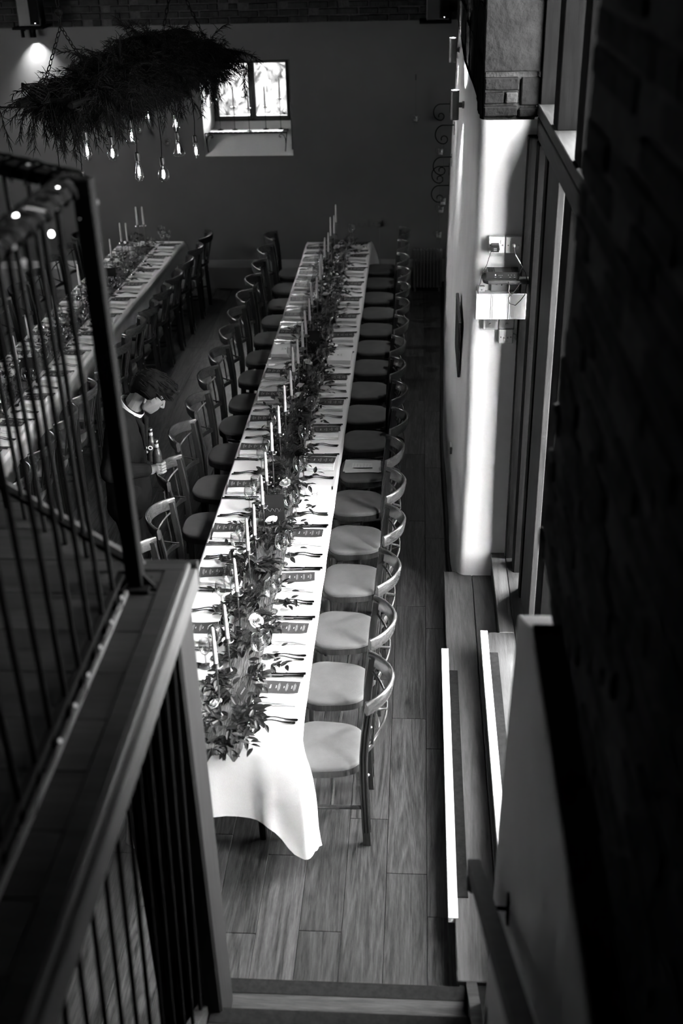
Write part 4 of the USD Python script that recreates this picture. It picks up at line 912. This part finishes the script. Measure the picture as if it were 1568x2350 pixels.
for (x, y, z), w, k in BR:
    bracket('black scroll bracket on the right wall, ' + w, (x-.012, y, z)); L = .46 if k is hl else .26
    k('heart-shaped wire tealight lantern on the bracket ' + w, (x-.108, y, z-.165-L), (0, 0, 8))
fh = thing('wall_heart', 'wire heart tealight holder hung alone on the far wall near its right end', 'lantern', (-.045, 13.44, 2.09), 0); b_heart(.34, 0)(fh); obj('hook', tube([(0, .08, .34), (0, .0, .34), (0, -.01, .36), (0, 0, .40)], .005, 5), 'black_iron', fh)
for x, z, w in ((-3.69, 2.0, 'left'), (-3.31, 2.0, 'middle'), (-2.99, 1.86, 'right')):
    t = thing('wall_heart', f'wire heart holder on the far wall behind the hanging bulbs, {w} one', 'lantern', (x, 13.44, z), 0); b_heart(.30, 0)(t); obj('hook', tube([(0, .08, .30), (0, 0, .30), (0, -.01, .33)], .005, 5), 'black_iron', t)
for (x, y, z), w in (((.262, 8.7, 2.77), 'nearer one'), ((.298, 11.0, 2.90), 'farther one')):
    t = thing('wall_lamp', f'grey metal cylinder up-and-down lamp on the right wall, {w}', 'wall lamp', (x, y, z)); R, H = .031, .21
    obj('cylinder', lathe([(R, 0), (R, H), (R-.003, H), (R-.003, 0), (R, 0)], 20), 'lamp_metal', t, smooth=40); obj('inner_plate', lathe([(0, H/2-.01), (R-.002, H/2-.01), (R-.002, H/2+.01), (0, H/2+.01)], 20), 'lamp_metal', t)
    obj('lower_lens', lathe([(0, .030), (.022, .030), (.022, .032), (0, .032)], 12), 'spot_lens', t); obj('upper_lens', lathe([(0, H-.014), (.025, H-.014), (.025, H-.012), (0, H-.012)], 12), 'spot_lens', t)
    obj('wall_mount', [box(R-.004, R+.03, -.012, .012, H*.42, H*.58), cyl(0, 0, 0, .03, .026, 16).apply_transform(np.array([[0, 0, 1, R+.024], [0, 1, 0, 0], [1, 0, 0, H*.5], [0, 0, 0, 1.0]]))], 'lamp_metal', t, smooth=40)
def speaker(x, z, label):
    t = thing('loudspeaker', label, 'loudspeaker', (x, 13.30, z))
    obj('cabinet', box(-.125, .125, -.12, .10, 0, .36, .01), 'black_plastic', t); obj('grille', box(.015, .118, -.128, -.119, .02, .34, .004), 'black_iron', t)
    obj('shelf_bracket', [box(-.20, .15, -.14, .245, -.03, -.004, .003), box(-.02, .02, .10, .245, -.03, .2)], 'black_iron', t); obj('status_light', box(.066, .074, -.131, -.127, .03, .036), 'led', t); return t
speaker(-4.36, 3.09, 'black loudspeaker on the far wall above the pair of spotlights'); speaker(.19, 3.07, 'black loudspeaker in the far right corner under the roof')
for x, r_, w in ((-4.545, .020, 'left'), (-4.425, .034, 'right')):
    t = thing('spotlight', f'small lit downward spotlight under the loudspeaker, {w} one of two', 'spotlight', (x, 13.455, 2.955))
    obj('can', lathe([(r_, -.0), (r_, .10), (0, .10), (0, .098), (r_-.003, .098), (r_-.003, 0), (r_, 0)], 18), 'black_iron', t, smooth=40); obj('lens', lathe([(0, .048), (r_*.62, .048), (r_*.62, .052), (0, .052)], 12), 'spot_hot', t); obj('mount', box(-.008, .008, r_-.002, .095, .06, .08), 'black_iron', t)
rd = thing('radiator', 'dark column radiator standing in the far right corner', 'radiator', (.115, 13.30, 0))
for k in range(9): obj('column', [tube([(-.16+.04*k, dy, .06), (-.16+.04*k, dy, .50)], .015, 8) for dy in (-.045, .045)] + [box(-.176+.04*k, -.144+.04*k, -.055, .055, .46, .515, .012), box(-.176+.04*k, -.144+.04*k, -.055, .055, .05, .10, .012)], 'radiator_paint', rd, smooth=40)
for x in (-.15, .15): obj('foot', box(x-.015, x+.015, -.05, .05, 0, .06, .004), 'radiator_paint', rd)
def socket(name_, label, x, z, w, h, d, y, mat, par=None):
    t = thing(name_, label, 'socket', (x, y, z)); obj('plate', box(-w/2, w/2, -d, 0, -h/2, h/2, .004), mat, t)
    return t
s1 = socket('double_socket', 'left one of two double sockets low on the far wall', -.69, .775, .145, .086, .012, 13.545, 'plate_dim')
s2 = socket('double_socket', 'right double socket low on the far wall, with a plug in it', -.51, .775, .145, .086, .012, 13.545, 'plate_dim')
for t in (s1, s2):
    for x in (-.036, .036): obj('switch', box(x-.006, x+.006, -.017, -.011, .014, .034, .002), 'plate_dim', t); obj('pin_hole', [box(x-.0035, x+.0035, -.0125, -.0115, -.006, .004), box(x-.015, x-.008, -.0125, -.0115, -.028, -.022), box(x+.008, x+.015, -.0125, -.0115, -.028, -.022)], 'black_plastic', t)
pl = thing('plug_lead', 'plug in the far wall socket with its lead trailing down to the floor', 'cable', (-.475, 13.53, .765)); obj('plug', box(-.024, .024, -.045, 0, -.024, .024, .008), 'plate_dim', pl)
obj('lead', tube([(0, -.03, -.024), (.004, -.04, -.15), (-.01, -.045, -.3), (.012, -.08, -.48), (.022, -.10, -.66), (.02, -.14, -.752), (.10, -.16, -.758)], .004, 6), 'plate_dim', pl)
PY = 6.412
def screw(x, z, d): return cyl(0, 0, 0, .002, .005, 8).apply_transform(np.array([[1, 0, 0, x], [0, 0, -1, -d+.0005], [0, 1, 0, z], [0, 0, 0, 1.0]]))
e1 = socket('surface_socket', 'white switched socket with black adaptor plugged in, on the plastered pier', .452, 2.457, .093, .095, .042, PY, 'white_plastic')
obj('screw', screw(-.034, 0, .042), 'dull_metal', e1); obj('screw', screw(.034, 0, .042), 'dull_metal', e1); obj('switch', box(.022, .034, -.047, -.041, .008, .032, .002), 'white_plastic', e1)
ad = thing('power_adaptor', 'black plug-in power adaptor with thin lead, in the left pier socket', 'power adaptor', (.443, PY-.042, 2.448)); obj('body', hullpts([(sx*.021, y, z) for sx in (-1, 1) for y, z in ((0, -.028), (0, .022), (-.034, -.022), (-.034, .018))] + [(sx*.026, y, -.006) for sx in (-1, 1) for y in (0, -.034)]), 'black_plastic', ad)
obj('print', [box(-.009, .009, -.0352, -.0345, -.014+.006*k, -.011+.006*k) for k in range(3)], 'print_grey', ad)
obj('lead', tube([(-.02, -.02, -.016), (-.035, -.03, -.06), (-.045, -.03, -.10), (-.068, -.045, -.135), (-.078, -.06, -.19), (-.088, -.04, -.24), (-.088, -.012, -.30)], .0017, 5), 'black_plastic', ad)
e2 = socket('cable_outlet', 'white outlet plate with a round plug and thick lead, beside the switched socket', .549, 2.456, .090, .094, .042, PY, 'white_plastic'); obj('screw', screw(-.030, 0, .042), 'dull_metal', e2); obj('screw', screw(.030, 0, .042), 'dull_metal', e2)
ld2 = thing('looped_lead', 'lead from the round plug looping below the router', 'cable', (.549, PY-.042, 2.456)); obj('plug', ball((0, -.012, 0), .0125, 1, (1, 1.4, 1)), 'grey_plastic', ld2); obj('sleeve', tube([(.010, -.04, -.045), (.040, -.052, -.092)], .0042, 8), 'white_plastic', ld2)
obj('lead', tube([(0, -.025, 0), (.004, -.035, -.025), (.010, -.04, -.045), (.040, -.052, -.092), (.066, -.10, -.13), (.078, -.125, -.17), (.070, -.12, -.255), (.05, -.075, -.305), (.022, -.078, -.333), (-.012, -.075, -.322), (-.02, -.07, -.29), (0, -.06, -.262), (.02, -.05, -.252)], .0028, 6), 'black_plastic', ld2, smooth=True)
sh = thing('pier_shelf', 'narrow round-edged wooden shelf on the plastered pier, under the router', 'shelf', (.385, PY, 2.268))
obj('board', [hullpts([(x, y, z) for x, y in ((0, 0), (.34, 0), (.34, -.135), (.02, -.135), (0, -.115)) for z in (-.012, .012)]), tube([(.0, -.02, 0), (.004, -.12, 0), (.022, -.138, 0), (.33, -.138, 0)], .013, 8)], 'step_oak', sh, smooth=40)
ro = thing('router', 'black router with stub aerial on the narrow shelf', 'router', (.395, PY-.02, 2.2815)); obj('case', hullpts([(x, y, z) for x0, y0, zz in ((0, -.105, (0, .042)), (.19, -.105, (0, .040)), (.006, -.004, (0, .042)), (.186, -.004, (0, .040))) for x, y in ((x0, y0),) for z in zz]), 'black_plastic', ro)
obj('vent_rib', [box(.012+.008*k, .015+.008*k, -.095, -.015, .0405, .044) for k in (0, 1, 2, 3, 4, 17, 18, 19, 20, 21)], 'black_iron', ro)
obj('status_light', [box(.05, .055, -.1062, -.1048, .022, .028)], 'led', ro); tag(obj('panel_marks', [box(.070+.007*k, .0725+.007*k, -.1058, -.1048, .022, .025) for k in range(4)] + [box(x, x+.003, -.1058, -.1048, .022, .026) for x in (.125, .142, .16)] + [box(x, x+.010, -.1058, -.1048, .010, .012) for x in (.048, .078, .132, .158)], 'print_grey', ro), kind='stuff')
obj('aerial', tube([(.182, -.10, .012), (.205, -.10, .075)], .0035, 8), 'print_grey', ro); obj('lead', [tube([(.12, -.09, .0), (.13, -.160, -.02), (.128, -.165, -.055), (.145, -.150, -.085)], .0028, 5), tube([(.20, -.06, .0), (.185, -.160, -.02), (.15, -.160, -.07), (.142, -.12, -.085)], .0024, 5)], 'black_plastic', ro)
wbx = thing('junction_box', 'wide white three-panel box below the router on the pier', 'junction box', (.49, PY, 2.10))
obj('case', box(-.148, .148, -.075, 0, -.078, .078, .003), 'white_plastic', wbx)
for a, b in ((-.146, -.062), (-.050, .042), (.054, .146)): obj('panel', box(a, b, -.079, -.074, -.077, .077, .0015), 'white_plastic', wbx)
for x in (-.056, .048): obj('divider', box(x-.0035, x+.0035, -.080, -.074, -.077, .077, .001), 'white_plastic', wbx)
g0 = socket('grey_socket', 'grey metal socket plate behind, just above the white three-panel box', .478, 2.20, .095, .09, .02, PY, 'grey_plastic'); obj('pin_hole', [box(-.02, -.008, -.022, -.019, .016, .024), box(.012, .02, -.022, -.019, .012, .026)], 'black_plastic', g0)
g1 = socket('small_blank_plate', 'small white plate with one screw left above the three-panel box', .375, 2.183, .042, .05, .03, PY, 'white_plastic'); obj('screw', screw(.002, .006, .03), 'dull_metal', g1)
for x, w in ((.438, 'left'), (.535, 'right')):
    t = socket('dimmer_switch', f'grey metal dimmer plate below the white box, {w} one', x, 1.985, .092, .092, .024, PY, 'grey_plastic'); obj('knob', cyl(0, 0, 0, .016, .009, 12).apply_transform(np.array([[1, 0, 0, 0], [0, 0, -1, -.024], [0, 1, 0, -.010], [0, 0, 0, 1.0]])), 'dull_metal', t); obj('panel', box(-.03, .03, -.0255, -.0235, -.034, .020), 'dull_metal', t); obj('screw', screw(-.034, .012, .024), 'dull_metal', t); obj('screw', screw(.034, .012, .024), 'dull_metal', t)
t = socket('aerial_plate', 'white plate with two small metal stubs, lowest on the pier', .532, 1.90, .086, .088, .038, PY, 'white_plastic'); 
for x in (-.011, .011): obj('stub', cyl(0, 0, 0, .010, .0045, 8).apply_transform(np.array([[1, 0, 0, x], [0, 0, -1, -.038], [0, 1, 0, -.004], [0, 0, 0, 1.0]])), 'dull_metal', t)
for x in (-.03, .03): obj('screw', screw(x, -.002, .038), 'dull_metal', t)
obj('sticker', box(-.013, .013, -.0388, -.0378, -.033, -.022), 'paper', t); obj('lead', tube([(.045, -.01, .012), (.062, -.02, .006), (.058, -.02, -.012), (.066, -.015, -.03)], .004, 6), 'grey_plastic', t)
pic = thing('wall_screen', 'thin black panel fixed flat on the right wall beyond the pier', 'panel', (.300, 7.26, 1.60), (0, 0, 0)); obj('panel', box(-.030, -.012, -.32, .32, -.19, .19, .003), 'black_plastic', pic); obj('fixing', box(-.014, .014, -.06, .06, -.06, .06), 'black_iron', pic)
lb = thing('wall_plate', 'small pale plate low on the right wall beyond the pier', 'plate', (.262, 7.5, .62)); obj('plate', box(-.012, .006, -.045, .045, -.03, .03, .003), 'grey_plastic', lb)
# iron stand on the sloping sill, with tiles and candlesticks
ws = thing('sill_table', 'small black iron table with white tiles on the sloping window sill', 'table', (-2.06, 13.67, 1.855))
for k in range(4): obj('tile', box(-.44+.22*k, -.226+.22*k, -.085, .10, .0, .008, .002), 'tile_white', ws)
obj('frame', [tube([(-.49, -.10, -.004), (.49, -.10, -.004), (.49, .11, -.004), (-.49, .11, -.004), (-.49, -.10, -.004)], .007, 6), tube([(-.45, -.10, -.002), (-.45, .11, -.002)], .005, 6), tube([(.45, -.10, -.002), (.45, .11, -.002)], .005, 6)], 'black_iron', ws)
for k in range(14): obj('scallop', tube([(-.42+.06*k + .027*math.cos(a), -.095, -.005+.012*math.sin(a)) for a in np.linspace(0, PI, 7)], .003, 4), 'black_iron', ws)
for s in (-1, 1):
    obj('leg', tube([(s*.49, -.10, -.004), (s*.465, -.10, -.22)], .006, 6), 'black_iron', ws); obj('rear_leg', tube([(s*.47, .10, -.004), (s*.47, .10, -.03)], .006, 6), 'black_iron', ws)
    obj('scroll', tube([(s*(.475 - .002*k - .05*(1-math.cos(k*.5))*.5) if k < 0 else s*x, -.10, z) for k, (x, z) in enumerate([(.475, -.14), (.472, -.08), (.455, -.035), (.425, -.02), (.402, -.03), (.398, -.05), (.412, -.058), (.42, -.046)])], .005, 6), 'black_iron', ws)
def b_wstick(hh):
    def b(t):
        obj('base', lathe([(0, 0), (.035, 0), (.034, .005), (.006, .012), (.004, .02)], 14), 'black_iron', t); obj('stem', tube([(0, 0, .01), (0, 0, hh)], .0035, 6), 'black_iron', t)
        obj('cup', lathe([(.004, hh-.02), (.012, hh-.005), (.010, hh+.015), (0, hh+.015)], 10), 'black_iron', t); obj('drip_pan', lathe([(.006, hh-.012), (.035, hh+.012), (.034, hh+.014), (.006, hh-.008)], 14), 'tile_white', t)
    return b
WS, WS2 = Kind('sill_candlestick', b_wstick(.34), 'candlestick'), Kind('short_sill_candlestick', b_wstick(.25), 'candlestick')
for x, k, hh, y, w in ((-2.385, WS, .34, 13.72, 'far left'), (-2.21, WS2, .25, 13.72, 'second from left'), (-2.02, WS2, .25, 13.62, 'middle front'), (-1.835, WS2, .25, 13.73, 'second from right'), (-1.655, WS, .34, 13.73, 'far right')):
    z = 1.8635; k(f'thin dark candlestick on the sill table, {w}', (x, y, z), 0, 'candlesticks on the window sill'); candle(f'slim taper candle on the sill table, {w}', (x, y, z+hh+.015), 0, 'tapers on the window sill')
for x, y in ((-2.95, 12.85), (-3.02, 12.83)): sglass('small wine glass standing at the far end of the left-hand table, ' + ('right' if x > -3 else 'left'), (x, y, TZ+.003), 0, 'small wine glasses')

# ---------------------------------------------------------------- the person between the tables
def man():
    t = thing('person', 'person in dark suit with bowed head, holding two bottles between the tables', 'person')
    HC = np.array([-1.655, 6.30, 1.565]); F = np.array([.82, 0, -.57]); U = np.array([.57, 0, .82]); S = np.array([0, 1.0, 0])
    H = lambda f, u, s=0: HC + F*f + U*u + S*s
    J = dict(pel=((-1.875, 6.30, .92), .125), bel=((-1.875, 6.30, 1.08), .115), chs=((-1.855, 6.30, 1.27), .115), chl=((-1.855, 6.40, 1.30), .085), chr=((-1.855, 6.20, 1.30), .085), nb=((-1.80, 6.30, 1.445), .062), n2=(H(-.05, -.075), .056),
             sl=((-1.835, 6.475, 1.40), .062), sr=((-1.835, 6.125, 1.40), .062), el=((-1.88, 6.54, 1.12), .046), er=((-1.905, 6.055, 1.13), .046), wl=((-1.775, 6.43, 1.08), .029), wr=((-1.675, 6.165, 1.09), .029),
             hl=((-1.88, 6.39, .90), .098), hr=((-1.88, 6.21, .90), .098), kl=((-1.85, 6.40, .50), .062), kr=((-1.84, 6.205, .50), .062), al=((-1.93, 6.40, .09), .042), ar=((-1.91, 6.20, .09), .042), tl=((-1.75, 6.42, .035), .034), tr=((-1.73, 6.19, .035), .034), hll=((-1.96, 6.40, .04), .036), hrr=((-1.94, 6.20, .04), .036),
             sk=(H(-.018, .035), .088), sk2=(H(-.045, .02), .080), fc=(H(.032, -.02), .066), fh=(H(.045, .045), .048), jl=(H(.015, -.088, .034), .028), jr=(H(.015, -.088, -.034), .028), ch=(H(.058, -.112), .021), mo=(H(.078, -.075), .017), b1=(H(.088, .012, .03), .012), b2=(H(.088, .012, -.03), .012),
             n0=(H(.092, .004), .010), n1=(H(.108, -.042), .0125), nl=(H(.097, -.044, .012), .008), nr=(H(.097, -.044, -.012), .008), e1=(H(-.012, -.005, -.079), .012), e2=(H(-.006, -.045, -.074), .009), e3=(H(-.012, -.005, .079), .012), e4=(H(-.006, -.045, .074), .009), lu=(H(.089, -.066), .008), ll=(H(.085, -.080), .009))
    Bn = [('pel', 'bel'), ('bel', 'chs', 'chl', 'chr'), ('chl', 'chr', 'nb'), ('chl', 'sl'), ('chr', 'sr'), ('nb', 'n2'), ('n2', 'sk2'), ('sl', 'el'), ('el', 'wl'), ('sr', 'er'), ('er', 'wr'), ('pel', 'hl'), ('pel', 'hr'), ('hl', 'kl'), ('hr', 'kr'), ('kl', 'al'), ('kr', 'ar'), ('al', 'tl', 'hll'), ('ar', 'tr', 'hrr'),
          ('sk', 'sk2'), ('sk', 'fh', 'fc'), ('fc', 'jl', 'jr', 'ch'), ('fc', 'mo', 'ch'), ('b1', 'b2', 'fc'), ('n0', 'n1'), ('nl', 'n1', 'nr'), ('e1', 'e2'), ('e3', 'e4'), ('lu', 'fc'), ('ll', 'ch')]
    def hand(W, pc, fingers, thumb, key):
        J[key+'p'] = (pc, .024); J[key+'q'] = (tuple(np.array(pc)+[.022, -.004, .014]), .019); J[key+'r'] = (tuple(np.array(pc)+[.02, -.004, -.018]), .018)
        Bn.append((W, key+'p')); Bn.append((key+'p', key+'q', key+'r'))
        for i, ch in enumerate(fingers + [thumb]):
            for k, p in enumerate(ch): J[f'{key}{i}_{k}'] = (p, [.0098, .0092, .0085, .0078][k])
            for k in range(len(ch)-1): Bn.append((f'{key}{i}_{k}', f'{key}{i}_{k+1}'))
    hand('wr', (-1.648, 6.168, 1.105), [[(-1.632, 6.158, z), (-1.604, 6.158, z+.002), (-1.589, 6.184, z+.001), (-1.598, 6.208, z-.002)] for z in (1.131, 1.111, 1.091, 1.073)], [(-1.655, 6.185, 1.125), (-1.650, 6.215, 1.146), (-1.632, 6.236, 1.152)], 'R')
    hand('wl', (-1.758, 6.425, 1.085), [[(-1.742, 6.432, z), (-1.716, 6.434, z), (-1.702, 6.410, z), (-1.711, 6.386, z-.002)] for z in (1.113, 1.093, 1.073, 1.055)], [(-1.762, 6.412, 1.105), (-1.758, 6.380, 1.120), (-1.742, 6.360, 1.122)], 'L')
    obj('body', blob(J, Bn, .011, 6), 'skin', t, smooth=True)
    g = lambda k, d: (J[k][0], J[k][1]+d)
    C = {k: g(k, .020) for k in ('bel', 'chs', 'chl', 'chr', 'sl', 'sr', 'el', 'er')}; C.update(w1=((-1.80, 6.447, 1.087), .046), w2=((-1.707, 6.151, 1.096), .046), sk1=((-1.875, 6.385, .80), .128), sk2=((-1.875, 6.215, .80), .128), pel=g('pel', .022), nb=((-1.815, 6.30, 1.435), .088), nk=((-1.85, 6.3, 1.40), .10))
    jk = blob(C, [('pel', 'bel'), ('bel', 'chs', 'chl', 'chr'), ('chl', 'chr', 'nb'), ('chl', 'sl', 'nk'), ('chr', 'sr', 'nk'), ('sl', 'el'), ('el', 'w1'), ('sr', 'er'), ('er', 'w2'), ('pel', 'sk1', 'sk2')], .014, 5)
    v = jk.vertices; n = jk.vertex_normals; jk.vertices = v + n*((meshkit.fbm(v*[14, 14, 9], 3, 4)-.5)*.022)[:, None]; obj('jacket', jk, 'suit', t, smooth=True)
    for s in (-1, 1): obj('lapel', tube([(-1.775, 6.30+s*.055, 1.45), (-1.725, 6.30+s*.06, 1.36), (-1.728, 6.30+s*.02, 1.18)], [.012, .022, .006], 6), 'suit', t, smooth=True)
    T = {k: g(k, .016) for k in ('pel', 'hl', 'hr')}; T.update(kl=g('kl', .020), kr=g('kr', .020), al=((-1.925, 6.40, .10), .066), ar=((-1.905, 6.20, .10), .066))
    tr = blob(T, [('pel', 'hl'), ('pel', 'hr'), ('hl', 'kl'), ('hr', 'kr'), ('kl', 'al'), ('kr', 'ar')], .016, 5); v = tr.vertices; tr.vertices = v + tr.vertex_normals*((meshkit.fbm(v*[12, 12, 7], 3, 6)-.5)*.02)[:, None]; obj('trousers', tr, 'suit', t, smooth=True)
    for k, x in (('l', 6.41), ('r', 6.195)):
        D = dict(a=((-1.955+.02*(k == 'r'), x-.008, .045), .044), b=((-1.74+.02*(k == 'r'), x+.008*(1 if k == 'l' else -1), .038), .038), c=((-1.86, x, .05), .045)); sm = blob(D, [('a', 'c'), ('c', 'b')], .014, 4); sm.vertices[:, 2] = np.maximum(sm.vertices[:, 2], 0.001); obj('shoe', sm, 'black_plastic', t, smooth=True)
    ang = np.linspace(0, 2*PI, 25); cz = np.array([-1.795, 6.30, 1.462]); fu = np.array([.82, 0, .57])*0; A = np.array([.60, 0, -.55]); A /= np.linalg.norm(A)
    P = np.array([cz + A*.088*math.cos(a) + S*.078*math.sin(a) + np.array([.55, 0, .6])*.012 for a in ang]); obj('shirt_collar', ribbon(P, .028, .005, (.62, 0, .78)), 'shirt', t, smooth=40)
    obj('shirt_cuff', tube([(-1.705, 6.152, 1.095), (-1.692, 6.157, 1.093)], .034, 12), 'shirt', t, smooth=40)
    hb = blob(dict(a=(H(-.022, .055), .094), b=(H(-.062, .028), .080), c=(H(.045, .085), .062), d=(H(.082, .075), .040), e=(H(-.082, -.035), .045), f=(H(-.015, .03, .05), .058), g=(H(-.015, .03, -.05), .058)), [('a', 'b', 'f', 'g'), ('a', 'c'), ('c', 'd'), ('b', 'e')], .010, 3)
    v = hb.vertices; hb.vertices = v + hb.vertex_normals*((meshkit.fbm(v*[24, 16, 24], 3, 8)-.4)*.012)[:, None]; hr_ = obj('hair', hb, 'hair', t, smooth=True)
    rr = np.random.default_rng(3); st = []
    for k in range(220):
        a = rr.integers(len(v)); p = hb.vertices[a]; nn = hb.vertex_normals[a]
        if (p-HC).dot(U) < .02: continue
        q = p + nn*.005 + F*(.016+.014*rr.random()) - U*.004 + rr.normal(size=3)*.004; st.append(tube([p-F*.012, p+nn*.003, q, q+F*.012-U*.008], [.0035, .0038, .0028, .0006], 4, False))
    obj('hair_lock', st, 'hair', hr_)
    for s in (-1, 1):
        obj('eye', ball(H(.083, -.006, s*.031), .0085, 1), 'hair', t); obj('eyebrow', tube([H(.094, .020, s*.018), H(.095, .024, s*.032), H(.082, .018, s*.047)], .0045, 5), 'hair', t)
man()
def bottle(x, y, z, tilt, label):
    t = thing('beer_bottle', label, 'bottle', (x, y, z), tilt)
    obj('glass', lathe([(0, 0), (.028, 0), (.0305, .004), (.0305, .125), (.027, .145), (.0155, .175), (.0125, .215), (.0125, .226), (0, .226)], 20), 'beer', t, smooth=40)
    obj('neck_label', lathe([(.0150, .182), (.0135, .206)], 16), 'print_grey', t, smooth=True); obj('crown_cap', lathe([(0, .231), (.0125, .231), (.0145, .222), (.0125, .221)], 16), 'dull_metal', t); return t
bottle(-1.640, 6.200, 1.062, (4, 3, 0), 'beer bottle with pale neck label, in the hand nearest the camera')
b2 = bottle(-1.728, 6.405, 1.045, (3, 4, 0), 'beer bottle with round white emblem, in the person\'s far hand')
o = mv(trimesh.creation.torus(.0125, .0030, major_sections=18, minor_sections=5), (0, 0, 0)); o.apply_transform(np.array([[1, 0, 0, .002], [0, 0, 1, -.0308], [0, 1, 0, .105], [0, 0, 0, 1.0]])); obj('emblem', [o, box(-.026, -.020, -.027, -.022, .094, .116)], 'print_white', b2)
